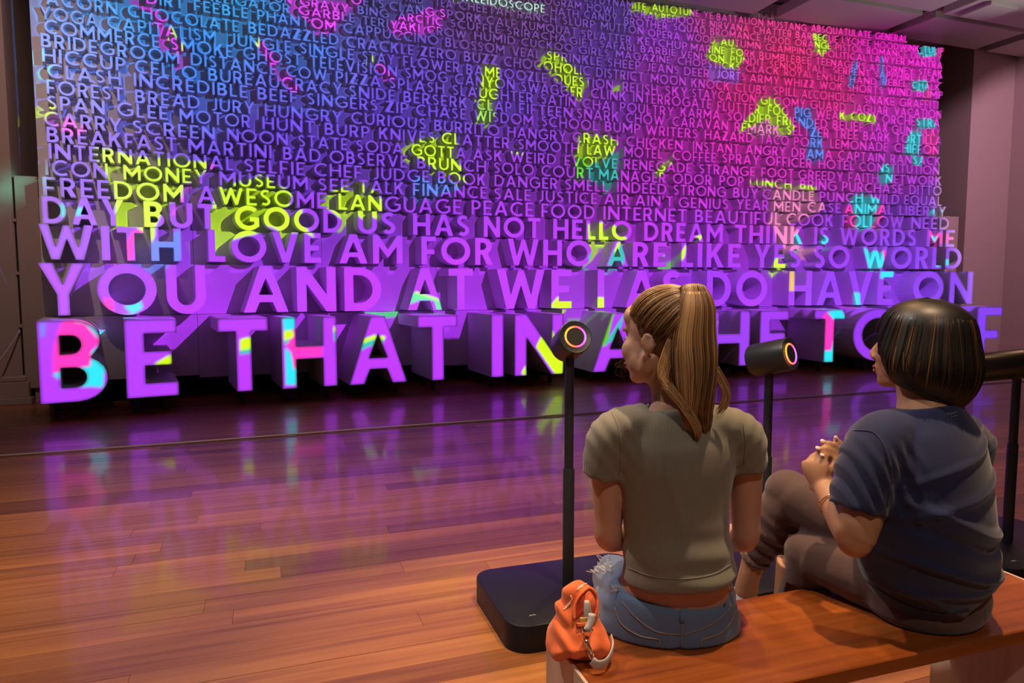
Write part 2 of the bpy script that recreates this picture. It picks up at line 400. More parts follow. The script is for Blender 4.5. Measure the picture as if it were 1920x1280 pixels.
SHAPES = [
 ("L", [(.0644,4.789), (.083,4.74), (.0835,4.558), (.0697,4.524)]),
 ("K", [(.1014,2.893), (.1252,2.9), (.128,2.542), (.1067,2.275), (.1153,1.834), (.0977,1.828), (.0949,2.267)]),
 ("K", [(.0944,4.177), (.1107,4.08), (.1103,3.734), (.0873,3.72)]),
 ("B", [(-.0766,2.764), (-.0642,2.753), (-.0567,2.695), (-.0575,2.611), (-.0603,2.585), (-.0726,2.452), (-.0777,2.477)]),
 ("Y", [(-.1878,2.807), (-.1828,2.805), (-.1772,2.748), (-.1666,2.754), (-.1589,2.744), (-.1532,2.753), (-.154,2.635), (-.1582,2.508), (-.1616,2.435), (-.1625,2.254), (-.1673,2.205), (-.1712,1.913), (-.1713,1.827), (-.1724,1.752), (-.1737,1.837), (-.1765,1.918), (-.1801,1.925), (-.1824,2.08), (-.1821,2.214), (-.1833,2.434), (-.1863,2.611)]),
 ("M", [(-.1519,2.73), (-.1508,2.746), (-.1515,2.642), (-.1564,2.486), (-.1596,2.337), (-.1636,2.111), (-.1661,2.069), (-.1617,2.333), (-.1578,2.509), (-.1553,2.488)]),
 ("P", [(-.1803,1.536), (-.18,1.733), (-.1775,1.88), (-.1749,1.896), (-.1753,1.847), (-.1777,1.759), (-.178,1.537)]),
 ("B", [(-.1738,1.54), (-.1734,1.764), (-.1728,1.746), (-.1711,1.778), (-.1634,1.91), (-.1638,1.545)]),
 ("C", [(-.1975,2.147), (-.1954,2.14), (-.1953,2.01), (-.1973,2.007)]),
 ("C", [(-.1936,2.025), (-.193,2.121), (-.1915,2.118), (-.1919,2.04)]),
 ("Y", [(-.1508,2.436), (-.1422,2.543), (-.1389,2.57), (-.1352,2.642), (-.1324,2.597), (-.1304,2.518), (-.1262,2.487), (-.1253,2.392), (-.1268,2.226), (-.1242,2.198), (-.1219,2.221), (-.1235,2.09), (-.1205,1.977), (-.119,1.87), (-.1222,1.925), (-.1286,1.911), (-.1326,1.981), (-.1348,1.998), (-.1387,1.894), (-.1462,1.824), (-.149,1.779), (-.1516,1.746), (-.1522,1.915), (-.1531,2.127)]),
 ("Y", [(-.1087,2.509), (-.1031,2.574), (-.0973,2.6), (-.0935,2.518), (-.0911,2.414), (-.0906,2.284), (-.0936,2.136), (-.0955,2.154), (-.0971,2.206), (-.0999,2.128), (-.1015,2.18), (-.1038,2.076), (-.1076,2.118), (-.1125,2.236), (-.1108,2.42)]),
 ("Y", [(-.0804,3.132), (-.0752,3.262), (-.0656,3.34), (-.0581,3.436), (-.0569,3.253), (-.0584,3.101), (-.0557,2.899), (-.0537,2.715), (-.0577,2.766), (-.0614,2.831), (-.0673,2.874), (-.0729,3.005), (-.0773,3.029)]),
 ("Y", [(.002,3.581), (.014,3.561), (.0196,3.469), (.0186,3.37), (.0159,3.291), (.0077,3.137), (.0052,3.05), (-.0024,3.036), (-.0008,3.376)]),
 ("G", [(-.0016,3.205), (.0023,3.263), (.0041,3.048), (.0008,2.892), (-.0024,2.887)]),
 ("T", [(.0222,3.401), (.0189,2.938), (.0129,2.677), (.0099,2.848), (.0048,2.84), (.0031,3.046), (.0077,3.153), (.0159,3.291)]),
 ("Y", [(-.0448,4.372), (-.0376,4.4), (-.0377,4.259), (-.0387,4.016), (-.0398,3.863), (-.0469,3.906)]),
 ("y", [(-.0398,3.863), (-.0398,3.728), (-.0411,3.567), (-.0481,3.576), (-.0469,3.906)]),
 ("Y", [(-.0163,4.654), (-.013,4.712), (-.0082,4.654), (-.0032,4.526), (.0007,4.424), (.0046,4.335), (.0022,4.084), (-.001,4.091), (-.0054,4.209), (-.0097,4.342), (-.0145,4.471), (-.0188,4.501)]),
 ("Y", [(.0173,4.311), (.0219,4.373), (.0213,4.275), (.0165,4.198)]),
 ("Y", [(.0255,5.464), (.0273,5.581), (.0354,5.676), (.0547,5.624), (.0571,5.504), (.0507,5.457), (.041,5.406), (.0342,5.443)]),
 ("Y", [(.0678,5.15), (.0792,5.185), (.0801,5.13), (.0842,5.034), (.0855,4.93), (.0838,4.842), (.081,4.735), (.0752,4.77), (.0695,4.811), (.0651,4.897), (.0665,5.008)]),
 ("Y", [(.1222,5.413), (.1302,5.4), (.131,5.282), (.1326,5.183), (.1291,5.124), (.1286,5.054), (.1246,5.139), (.1236,5.264)]),
 ("Y", [(.0944,4.305), (.1017,4.363), (.1077,4.161), (.1138,3.87), (.1103,3.734), (.1063,3.857), (.0989,3.998), (.0872,3.822), (.0829,3.729), (.0858,3.947), (.0924,4.13)]),
 ("Y", [(.1388,4.173), (.1587,4.151), (.1594,4.01), (.1467,4.062), (.1391,4.068)]),
 ("B", [(.1136,4.233), (.1231,4.233), (.1257,3.889), (.1303,3.704), (.1302,3.368), (.1197,3.354), (.1227,3.797), (.1137,4.025)]),
 ("C", [(.1829,5.346), (.1928,5.372), (.1922,5.203), (.1847,5.165), (.1821,5.257)]),
 ("C", [(.1793,4.768), (.1877,4.78), (.1886,4.648), (.1856,4.582), (.1801,4.61)]),
 ("C", [(.1824,4.13), (.1922,4.142), (.1941,3.999), (.1838,3.97)]),
 ("C", [(.1807,3.966), (.1857,3.927), (.1841,3.518), (.1758,3.528), (.1772,3.782)]),
 ("C", [(.1804,3.514), (.1865,3.52), (.1858,3.337), (.1809,3.351)]),
 ("C", [(.1458,2.801), (.1533,2.833), (.1611,2.724), (.1569,2.437), (.1513,2.22), (.1477,2.218), (.1408,2.215), (.1409,2.427)]),
 ("C", [(.1619,3.224), (.1645,3.362), (.1696,3.322), (.1686,3.05), (.1629,2.997)]),
 ("C", [(.1877,2.58), (.1962,2.567), (.1948,2.494), (.1872,2.508)]),
 ("P", [(.1878,3.974), (.1954,3.937), (.1947,3.528), (.1889,3.523), (.1864,3.774)]),
 ("P", [(.192,5.353), (.1965,5.325), (.1962,5.192), (.1922,5.203)]),
 ("P", [(.1399,2.612), (.1444,2.615), (.1441,2.254), (.1369,2.213)]),
 ("P", [(.159,2.625), (.1632,2.628), (.1549,2.222), (.1522,2.22)]),
 ("P", [(.1821,2.199), (.1968,2.133), (.1964,2.026), (.1835,1.951)]),
 ("P", [(.1862,4.618), (.1903,4.695), (.1904,4.428), (.1858,4.422)]),
 ("B", [(.1603,5.129), (.1621,5.133), (.1648,4.744), (.1637,4.611), (.1613,4.65)]),
 ("B", [(.1449,4.925), (.1474,5.103), (.1482,4.932), (.1463,4.58), (.1432,4.618)]),
 ("C", [(.1835,2.111), (.1871,2.112), (.1855,1.996)]),
 ("C", [(.1413,1.911), (.145,1.844), (.1539,1.847), (.1531,1.587), (.1454,1.551)]),
 ("C", [(.1308,1.174), (.1344,1.174), (.1349,.971), (.132,.972)]),
 ("C", [(.1458,1.532), (.1528,1.513), (.1524,1.411), (.1453,1.393)]),
 ("P", [(.125,1.099), (.1274,1.099), (.1281,.973), (.1252,.973)]),
 ("P", [(.1524,1.863), (.1551,1.847), (.1536,1.674)]),
 ("C", [(.1828,1.679), (.1902,1.724), (.1901,1.627), (.1829,1.591)]),
 ("C", [(.1068,2.094), (.1085,2.129), (.1117,1.969), (.1064,1.915)]),
 ("C", [(.1203,1.972), (.1231,2.102), (.1265,2.018), (.1217,1.904)]),
 ("Y", [(.0886,2.989), (.0983,2.992), (.1102,2.954), (.1252,2.918), (.1246,2.843), (.1162,2.891), (.0984,2.915), (.0889,2.938)]),
 ("Y", [(-.0011,2.175), (.007,2.214), (.0117,2.172), (.0185,1.966), (.0059,1.932), (.0023,1.785), (-.0018,1.699), (-.001,1.952)]),
 ("T", [(.0114,1.913), (.0146,1.853), (.0142,1.605), (.006,1.571), (.0088,1.788)]),
 ("Y", [(.0093,1.788), (.0109,1.912), (.0124,1.913), (.0104,1.712)]),
 ("T", [(-.0031,1.706), (-.0016,1.782), (-.001,1.569), (-.0028,1.561)]),
 ("Y", [(.0431,1.653), (.043,1.781), (.0454,1.902), (.0455,1.806), (.0447,1.702)]),
 ("G", [(.043,1.805), (.0342,1.73), (.0321,1.634), (.0357,1.635), (.043,1.709)]),
 ("Y", [(.0522,2.004), (.0555,2.063), (.0572,2.048), (.0556,1.981)]),
 ("Y", [(.0932,1.71), (.1008,1.712), (.0988,1.55), (.0912,1.549)]),
 ("O", [(.0957,1.505), (.098,1.506), (.0983,1.202), (.0957,1.202)]),
 ("P", [(-.1867,1.168), (-.1842,1.134), (-.184,.983), (-.1867,1.041)]),
 ("C", [(-.1813,1.077), (-.1767,1.16), (-.1759,1.046), (-.1791,.98)]),
 ("B", [(-.1709,1.506), (-.1676,1.508), (-.1707,1.375)]),
 ("Gt", [(-.0973,1.064), (-.0961,1.163), (-.0905,1.115), (-.0829,1.194), (-.071,1.075), (-.0699,.978), (-.0739,.98), (-.0752,1.097), (-.0812,1.099), (-.0844,1.059), (-.0899,1.041)]),
 ("Y", [(-.0831,1.194), (-.0827,1.214), (-.0706,1.089), (-.0708,1.068)]),
 ("P", [(-.1973,.954), (-.1921,.941), (-.1879,.756), (-.1905,.663), (-.191,.51), (-.194,.508), (-.2005,.466), (-.1999,.709), (-.1984,.88)]),
 ("C", [(-.1954,.953), (-.1925,.954), (-.1886,.854), (-.1874,.763), (-.1873,.706), (-.1885,.635), (-.187,.551), (-.1881,.297), (-.1913,.317), (-.1986,.307), (-.1987,.398), (-.2005,.458), (-.194,.508), (-.191,.51), (-.1906,.647), (-.1879,.748), (-.1917,.921)]),
 ("B", [(-.2028,.939), (-.2015,.938), (-.202,.814), (-.2028,.807)]),
 ("Y", [(-.1741,.5), (-.1703,.575), (-.1623,.633), (-.1632,.486), (-.1671,.449), (-.1705,.407), (-.1742,.425)]),
 ("T", [(-.1705,.407), (-.1671,.449), (-.1632,.486), (-.1634,.442), (-.1672,.4)]),
 ("Y", [(-.1486,.721), (-.1438,.75), (-.1439,.624), (-.1487,.6)]),
 ("T", [(-.1487,.6), (-.1439,.624), (-.1439,.578), (-.1488,.557)]),
 ("C", [(-.1349,.938), (-.1297,.935), (-.1301,.866), (-.1317,.804), (-.1346,.802)]),
 ("Y", [(-.1346,.802), (-.1318,.799), (-.1313,.721), (-.1346,.689)]),
 ("T", [(-.1346,.689), (-.1324,.695), (-.1341,.642), (-.1345,.652)]),
 ("P", [(-.1298,.875), (-.1297,.646), (-.1218,.636), (-.1219,.501), (-.1298,.494), (-.1299,.374), (-.1317,.378), (-.1325,.567), (-.1341,.642), (-.1324,.695), (-.1314,.74), (-.1317,.804)]),
 ("C", [(-.1344,.615), (-.1325,.549), (-.1317,.378), (-.1295,.374), (-.1296,.198), (-.1344,.202)]),
 ("Y", [(-.118,.83), (-.113,.8), (-.1131,.744), (-.1179,.772)]),
 ("T", [(-.1179,.772), (-.1131,.744), (-.1131,.654), (-.1178,.669)]),
 ("Y", [(-.1129,.619), (-.1035,.719), (-.0993,.696), (-.0999,.659), (-.1039,.67), (-.113,.564)]),
 ("T", [(-.113,.564), (-.1039,.67), (-.0999,.659), (-.1011,.567), (-.105,.597), (-.113,.485)]),
 ("Y", [(-.0392,.508), (-.0369,.642), (-.0324,.466), (-.032,.741), (-.0306,.567), (-.0265,.425), (-.0269,.147), (-.031,.16)]),
 ("Y", [(-.0456,.175), (-.0438,.275), (-.0435,.158)]),
 ("Y", [(-.0252,.995), (-.0213,1.133), (-.0128,1.116), (-.0206,.837), (-.0215,.733), (-.0266,.799), (-.0213,.964)]),
 ("g", [(-.012,.99), (.004,.968), (-.0045,.898), (-.0074,.496), (-.0207,.397)]),
 ("T", [(.001,.934), (.0009,.931), (-.0024,.598), (-.0088,.49)]),
 ("Y", [(-.0218,1.118), (-.0148,1.102), (-.0145,.969), (-.0203,.971)]),
 ("Y", [(-.003,1.122), (.0006,1.121), (.0007,.978), (-.0029,.979)]),
 ("P", [(.1027,.905), (.1066,.766), (.1069,.497), (.1055,.326), (.1018,.329), (.1019,.786), (.0999,.814)]),
 ("C", [(.1027,.901), (.11,.931), (.1132,.791), (.1062,.784)]),
 ("C", [(.1015,.324), (.1057,.335), (.1066,.534), (.1068,.148), (.1016,.152)]),
 ("C", [(.1075,.701), (.1153,.711), (.1138,.633), (.1081,.631)]),
 ("Y", [(.0496,.923), (.0532,.921), (.0462,.763), (.0433,.637)]),
 ("P", [(.1745,.833), (.1837,.897), (.1824,.699), (.1771,.734)]),
 ("P", [(.0727,1.752), (.073,1.753), (.073,1.744)]),
 ("M", [(-.1734,4.563), (-.1673,4.568), (-.167,4.481), (-.1634,4.352), (-.1626,4.278), (-.1607,4.185), (-.159,4.054), (-.1571,3.922), (-.1586,3.859), (-.1608,3.854), (-.161,3.995), (-.1647,4.078), (-.1659,4.198), (-.1681,4.402), (-.1714,4.44)]),
 ("Y", [(-.163,4.294), (-.1621,4.287), (-.1606,4.174), (-.1613,4.158)]),
 ("Y", [(-.1598,4.129), (-.159,4.122), (-.1592,4.041), (-.1601,4.048)]),
 ("M", [(-.1243,4.875), (-.0946,5.022), (-.0974,4.913), (-.1026,4.757), (-.1037,4.678), (-.1062,4.551), (-.1097,4.494), (-.1138,4.538), (-.1163,4.623), (-.1204,4.711), (-.122,4.798)]),
 ("M", [(-.0841,4.793), (-.0787,4.897), (-.0712,4.977), (-.0678,5.072), (-.0608,5.072), (-.0608,4.973), (-.0629,4.828), (-.069,4.707), (-.0721,4.693), (-.0834,4.639)]),
 ("M", [(-.1347,4.316), (-.1323,4.303), (-.1305,4.203), (-.1274,4.068), (-.1228,3.88), (-.1204,3.751), (-.122,3.692), (-.1252,3.79), (-.1276,3.918), (-.1307,4.014), (-.1321,4.117), (-.1341,4.197)]),
 ("Y", [(-.1349,4.315), (-.1336,4.322), (-.1337,4.219), (-.1348,4.232)]),
 ("M", [(-.0907,4.224), (-.0873,4.197), (-.085,4.116), (-.0822,4.023), (-.0838,3.988), (-.0859,4.085), (-.0895,4.111)]),
 ("Y", [(-.0923,4.307), (-.0908,4.313), (-.0909,4.237), (-.0922,4.231)]),
 ("Y", [(-.2013,3.21), (-.1993,3.288), (-.1967,3.201), (-.1977,3.167), (-.1992,3.127), (-.2008,3.053), (-.2013,3.141)]),
 ("M", [(-.2,3.073), (-.1959,3.147), (-.1913,3.05), (-.189,3.03), (-.1914,2.93), (-.1936,2.916), (-.1961,2.97), (-.1986,3.016)]),
 ("Y", [(-.0333,3.213), (-.0288,3.223), (-.0274,3.173), (-.0326,3.177)]),
 ("Y", [(.0375,3.017), (.0425,3.192), (.0475,3.319), (.0477,3.244), (.044,3.113), (.0403,2.98)]),
 ("C", [(-.2009,3.826), (-.1999,3.832), (-.2001,3.684), (-.201,3.68)]),
 ("C", [(-.1995,3.665), (-.1966,3.68), (-.1991,3.536), (-.2002,3.359), (-.2,3.503)]),
]
GRAD = [
 (-.2006,4.288,30,150,235), (-.1973,4.028,40,140,240), (-.1995,3.448,70,120,235), (-.2001,2.983,95,85,215), (-.1992,2.519,105,85,225), (-.1995,2.043,135,80,230), (-.1969,1.76,145,80,235), (-.1972,1.263,165,75,240), (-.2003,.464,175,65,240), (-.1742,4.405,25,165,240), (-.1437,4.594,10,160,225), (-.1616,3.997,35,140,235), (-.1673,3.419,80,110,235), (-.1681,2.795,100,85,220), (-.1612,1.988,150,75,235), (-.1546,1.2,175,65,235), (-.1406,.342,180,60,235), (-.1198,4.21,60,120,220), (-.1203,3.679,85,95,220), (-.1209,3.139,105,85,220), (-.1219,2.654,120,75,215), (-.1157,2.179,150,65,225), (-.1032,1.19,180,60,240), (-.1041,.336,180,60,240), (-.078,4.963,75,80,170), (-.0872,4.017,90,90,210), (-.0744,3.568,100,85,215), (-.0796,2.974,115,75,210), (-.0636,2.265,150,60,215), (-.0531,1.682,180,65,240), (-.0628,.6,175,60,240), (-.0461,4.834,105,75,150), (-.0317,5.192,105,70,125), (-.0218,4.79,105,70,150), (-.0558,4.139,100,85,195), (-.0319,3.926,105,80,200), (-.0222,3.496,130,70,205), (-.0283,2.86,150,65,210), (-.0272,2.15,170,60,225), (-.0228,1.25,175,65,235), (.0167,5.25,90,70,170), (.009,4.677,105,70,180), (.0197,4.079,150,60,200), (.0113,3.257,170,55,200), (.0294,2.797,190,50,205), (.03,2.204,180,55,220), (.0234,1.093,165,60,230), (.0411,5.183,165,50,215), (.047,4.641,165,50,190), (.0472,4.07,195,40,190), (.047,3.41,215,30,190), (.0573,2.836,200,45,205), (.0577,2.146,170,55,220), (.0559,1.325,150,60,225), (.0529,.419,145,70,220), (.0718,5.449,200,40,150), (.0863,5.33,235,30,130), (.11,4.976,255,20,120), (.0871,4.416,240,30,140), (.0814,3.727,235,30,180), (.0989,3.325,225,40,190), (.0948,2.436,185,55,205), (.1007,1.745,145,60,215), (.1305,5.195,250,15,150), (.1342,4.601,245,20,140), (.1348,3.728,230,30,170), (.1466,3.118,200,40,190), (.1394,2.197,140,60,210), (.1248,1.242,135,60,220), (.1634,5.266,255,0,195), (.1703,4.665,250,0,200), (.1711,3.864,215,25,200), (.1709,3.141,180,45,200), (.175,2.501,130,60,205), (.1659,1.85,125,65,215), (.1878,5.134,255,0,210), (.192,4.34,235,0,210), (.1895,3.432,190,35,205), (.1917,2.699,135,60,205), (.1901,1.768,125,65,210), (.1904,1.152,120,70,215), (.187,.415,115,65,215)
]
# ------------------------------------------------------------ word wall geometry (concave drum)
CX, CY = 4.4777, -23.9464
CF = (0.00227056, -0.03293674, -0.00387347, -0.00034801)


def rowz(z0, f):
    s = f / 0.2
    g = CF[0] * s + CF[1] * s * s + CF[2] * s ** 3 + CF[3] * s ** 4
    return (z0 - 1.3 * g) / (1 - g)


def drum(R, f, z):
    return Vector((CX + R * math.sin(f), CY + R * math.cos(f), z))


BACK = {1: 33.0, 2: 33.12, 3: 33.26, 4: 33.38, 5: 33.48, 6: 33.55, 7: 33.6}


def back_r(k):
    return BACK.get(k, 33.66)


# ------------------------------------------------------------ the projector: an ordinary lamp throwing a picture on the wall
def s2l(c):
    c = np.asarray(c, float) / 255.0
    return np.where(c <= 0.04045, c / 12.92, ((c + 0.055) / 1.055) ** 2.4)


SC = {'Y': (205, 255, 0), 'y': (160, 225, 80), 'C': (0, 220, 238), 'P': (255, 45, 190), 'M': (232, 65, 255), 'T': (0, 185, 175),
      'B': (85, 130, 240), 'G': (90, 220, 40), 'Gt': (70, 228, 130), 'g': (95, 190, 20), 'L': (190, 95, 255), 'K': (235, 130, 190), 'O': (225, 190, 45), 'W': (205, 255, 235)}
GLYPHS = {}


def arc(cx, cy, rx, ry, a0, a1, n):
    return [(cx + rx * math.cos(math.radians(a0 + (a1 - a0) * i / n)), cy + ry * math.sin(math.radians(a0 + (a1 - a0) * i / n))) for i in range(n + 1)]


def stroke(path, w):
    P = np.array(path, float)
    T = np.gradient(P, axis=0)
    T /= np.linalg.norm(T, axis=1)[:, None]
    N = np.stack([-T[:, 1], T[:, 0]], 1) * w / 2
    return [tuple(q) for q in (P + N)] + [tuple(q) for q in (P - N)[::-1]]


def make_glyphs(s):
    g = {}
    def bar(x0, x1, y0, y1): return [(x0, y0), (x1, y0), (x1, y1), (x0, y1)]
    h = s * 0.93
    g['A'] = (0.84, [[(0, 0), (s * 1.12, 0), (s * 1.12 + 0.085, 0.22), (0.84 - s * 1.12 - 0.085, 0.22), (0.84 - s * 1.12, 0), (0.84, 0), (0.42 + s * 0.56, 1), (0.42 - s * 0.56, 1)],
                     [(0.285, 0.38), (0.555, 0.38), (0.42, 0.74)]])
    g['B'] = (0.62, [[(0, 0), (0.34, 0)] + arc(0.33, 0.285, 0.29, 0.285, -90, 62, 9) + arc(0.31, 0.755, 0.25, 0.245, -38, 90, 8) + [(0, 1)],
                     [(s, h)] + arc(0.32, 0.30, 0.105, 0.125, -90, 90, 7) + [(s, 0.425)], [(s, 0.585)] + arc(0.30, 0.705, 0.085, 0.115, -90, 90, 7) + [(s, 0.82)]])
    g['C'] = (0.82, [arc(0.51, 0.5, 0.51, 0.51, 52, 308, 22) + arc(0.51, 0.5, 0.51 - s, 0.51 - s, 308, 52, 18)])
    g['D'] = (0.78, [[(0, 0), (0.30, 0)] + arc(0.30, 0.5, 0.48, 0.5, -90, 90, 16) + [(0, 1)], [(s, h)] + arc(0.30, 0.5, 0.48 - s, 0.5 - h, -90, 90, 14) + [(s, 1 - h)]])
    g['E'] = (0.52, [[(0, 0), (0.52, 0), (0.52, h), (s, h), (s, 0.41), (0.46, 0.41), (0.46, 0.41 + h), (s, 0.41 + h), (s, 1 - h), (0.52, 1 - h), (0.52, 1), (0, 1)]])
    g['F'] = (0.50, [[(0, 0), (s, 0), (s, 0.36), (0.44, 0.36), (0.44, 0.36 + h), (s, 0.36 + h), (s, 1 - h), (0.50, 1 - h), (0.50, 1), (0, 1)]])
    g['G'] = (0.92, [arc(0.51, 0.5, 0.51, 0.51, 48, 312, 22) + [(0.92, 0.16), (0.92, 0.54), (0.56, 0.54), (0.56, 0.54 - h), (0.92 - s, 0.54 - h), (0.92 - s, 0.24)] + arc(0.51, 0.5, 0.51 - s, 0.51 - s, 308, 48, 18)])
    g['H'] = (0.74, [[(0, 0), (s, 0), (s, 0.5 - h / 2), (0.74 - s, 0.5 - h / 2), (0.74 - s, 0), (0.74, 0), (0.74, 1), (0.74 - s, 1), (0.74 - s, 0.5 + h / 2), (s, 0.5 + h / 2), (s, 1), (0, 1)]])
    g['I'] = (s, [bar(0, s, 0, 1)])
    g['J'] = (0.44, [[(0.44, 1), (0.44 - s, 1), (0.44 - s, 0.26)] + arc(0.17, 0.26, 0.27 - s, 0.26 - h, 0, -110, 7) + arc(0.17, 0.25, 0.27, 0.26, -112, 0, 9)])
    g['K'] = (0.70, [[(0, 0), (s, 0), (s, 0.36), (0.27, 0.46), (0.46, 0), (0.70, 0), (0.40, 0.58), (0.68, 1), (0.44, 1), (s, 0.62), (s, 1), (0, 1)]])
    g['L'] = (0.47, [[(0, 0), (0.47, 0), (0.47, h), (s, h), (s, 1), (0, 1)]])
    g['M'] = (0.92, [[(0, 0), (s, 0), (s, 0.60), (0.46, 0.20), (0.92 - s, 0.60), (0.92 - s, 0), (0.92, 0), (0.92, 1), (0.92 - s * 0.9, 1), (0.46, 0.50), (s * 0.9, 1), (0, 1)]])
    g['N'] = (0.78, [[(0, 0), (s, 0), (s, 0.62), (0.78 - s, 0), (0.78, 0), (0.78, 1), (0.78 - s, 1), (0.78 - s, 0.38), (s, 1), (0, 1)]])
    g['O'] = (1.02, [arc(0.51, 0.5, 0.51, 0.51, 0, 360 - 360 / 30, 29), arc(0.51, 0.5, 0.51 - s, 0.51 - s, 0, 360 - 360 / 26, 25)])
    g['P'] = (0.58, [[(0, 0), (s, 0), (s, 0.36), (0.27, 0.36)] + arc(0.27, 0.68, 0.31, 0.32, -90, 90, 11) + [(0, 1)], [(s, 0.36 + h)] + arc(0.27, 0.68, 0.31 - s, 0.32 - h, -90, 90, 9) + [(s, 1 - h)]])
    g['Q'] = (1.02, [arc(0.51, 0.5, 0.51, 0.51, -38, 296, 27) + [(0.86, -0.10), (1.04, -0.02)], arc(0.51, 0.5, 0.51 - s, 0.51 - s, 0, 360 - 360 / 26, 25)])
    g['R'] = (0.64, [[(0, 0), (s, 0), (s, 0.38), (0.25, 0.38), (0.41, 0), (0.64, 0), (0.46, 0.41)] + arc(0.29, 0.69, 0.31, 0.31, -50, 90, 9) + [(0, 1)], [(s, 0.38 + h)] + arc(0.27, 0.69, 0.32 - s, 0.31 - h, -90, 90, 9) + [(s, 1 - h)]])
    sp = arc(0.285, 0.72, 0.195, 0.185, 40, 200, 8) + [(0.17, 0.58), (0.28, 0.51), (0.37, 0.45)] + arc(0.265, 0.285, 0.19, 0.19, 40, -140, 9)
    g['S'] = (0.55, [stroke(sp, s * 0.95)])
    g['T'] = (0.62, [[(0.31 - s / 2, 0), (0.31 + s / 2, 0), (0.31 + s / 2, 1 - h), (0.62, 1 - h), (0.62, 1), (0, 1), (0, 1 - h), (0.31 - s / 2, 1 - h)]])
    g['U'] = (0.72, [[(0, 1), (0, 0.36)] + arc(0.36, 0.36, 0.36, 0.37, 180, 360, 14) + [(0.72, 1), (0.72 - s, 1), (0.72 - s, 0.36)] + arc(0.36, 0.36, 0.36 - s, 0.37 - h, 360, 180, 12) + [(s, 1)]])
    g['V'] = (0.80, [[(0.40 - s * 0.55, 0), (0.40 + s * 0.55, 0), (0.80, 1), (0.80 - s * 1.12, 1), (0.40, 0.30), (s * 1.12, 1), (0, 1)]])
    g['W'] = (1.18, [[(0.33 - s * 0.5, 0), (0.33 + s * 0.45, 0), (0.59, 0.60), (0.85 - s * 0.45, 0), (0.85 + s * 0.5, 0), (1.18, 1), (1.18 - s * 1.08, 1), (0.84, 0.34), (0.59 + s * 0.35, 0.98), (0.59 - s * 0.35, 0.98), (0.34, 0.34), (s * 1.08, 1), (0, 1)]])
    g['X'] = (0.72, [[(0, 0), (0.24, 0), (0.36, 0.34), (0.48, 0), (0.72, 0), (0.48, 0.52), (0.70, 1), (0.47, 1), (0.36, 0.69), (0.25, 1), (0.02, 1), (0.24, 0.52)]])
    g['Y'] = (0.74, [[(0.37 - s / 2, 0), (0.37 + s / 2, 0), (0.37 + s / 2, 0.40), (0.74, 1), (0.74 - s * 1.15, 1), (0.37, 0.58), (s * 1.15, 1), (0, 1), (0.37 - s / 2, 0.40)]])
    g['Z'] = (0.64, [[(0, 0), (0.64, 0), (0.64, h), (0.29, h), (0.62, 1 - h * 0.95), (0.62, 1), (0.03, 1), (0.03, 1 - h), (0.35, 1 - h), (0, h * 0.95)]])
    g["'"] = (0.14, [[(0.03, 0.66), (0.10, 0.66), (0.14, 1), (0, 1)]])
    return g


GLY = {'bold': make_glyphs(0.19), 'regular': make_glyphs(0.15)}


def glyph_mesh(ch, weight):
    key = (ch, weight)
    if key in GLYPHS:
        return GLYPHS[key]
    cu = bpy.data.curves.new('glyph', 'CURVE')
    cu.dimensions = '2D'
    cu.fill_mode = 'BOTH'
    cu.extrude = 0.5
    for cont in GLY[weight][ch][1]:
        sp = cu.splines.new('POLY')
        sp.points.add(len(cont) - 1)
        for p, (x, y) in zip(sp.points, cont):
            p.co = (x, y, 0, 1)
        sp.use_cyclic_u = True
    o = bpy.data.objects.new('glyph', cu)
    col.objects.link(o)
    dg = bpy.context.evaluated_depsgraph_get()
    me = bpy.data.meshes.new_from_object(o.evaluated_get(dg))
    bpy.data.objects.remove(o)
    bm = bmesh.new()
    bm.from_mesh(me)
    bmesh.ops.remove_doubles(bm, verts=bm.verts[:], dist=1e-5)
    for v in bm.verts:                        # front face at y = 0, back at y = 1, baseline at z = 0
        v.co = Vector((v.co.x, 0.5 - v.co.z, v.co.y))
    bpy.data.meshes.remove(me)
    for f in bm.faces:
        f.smooth = False
    m = bm_mesh(bm, 'letter_' + ch)
    m.materials.append(M_white)
    GLYPHS[key] = m
    return m


def fill_polygon(A, B, poly):
    """even-odd test of arrays A,B against one polygon"""
    ins = np.zeros(A.shape, bool)
    n = len(poly)
    for i in range(n):
        x0, y0 = poly[i]
        x1, y1 = poly[(i + 1) % n]
        if y0 == y1:
            continue
        c = ((B >= y0) != (B >= y1)) & (A < (x1 - x0) * (B - y0) / (y1 - y0) + x0)
        ins ^= c
    return ins


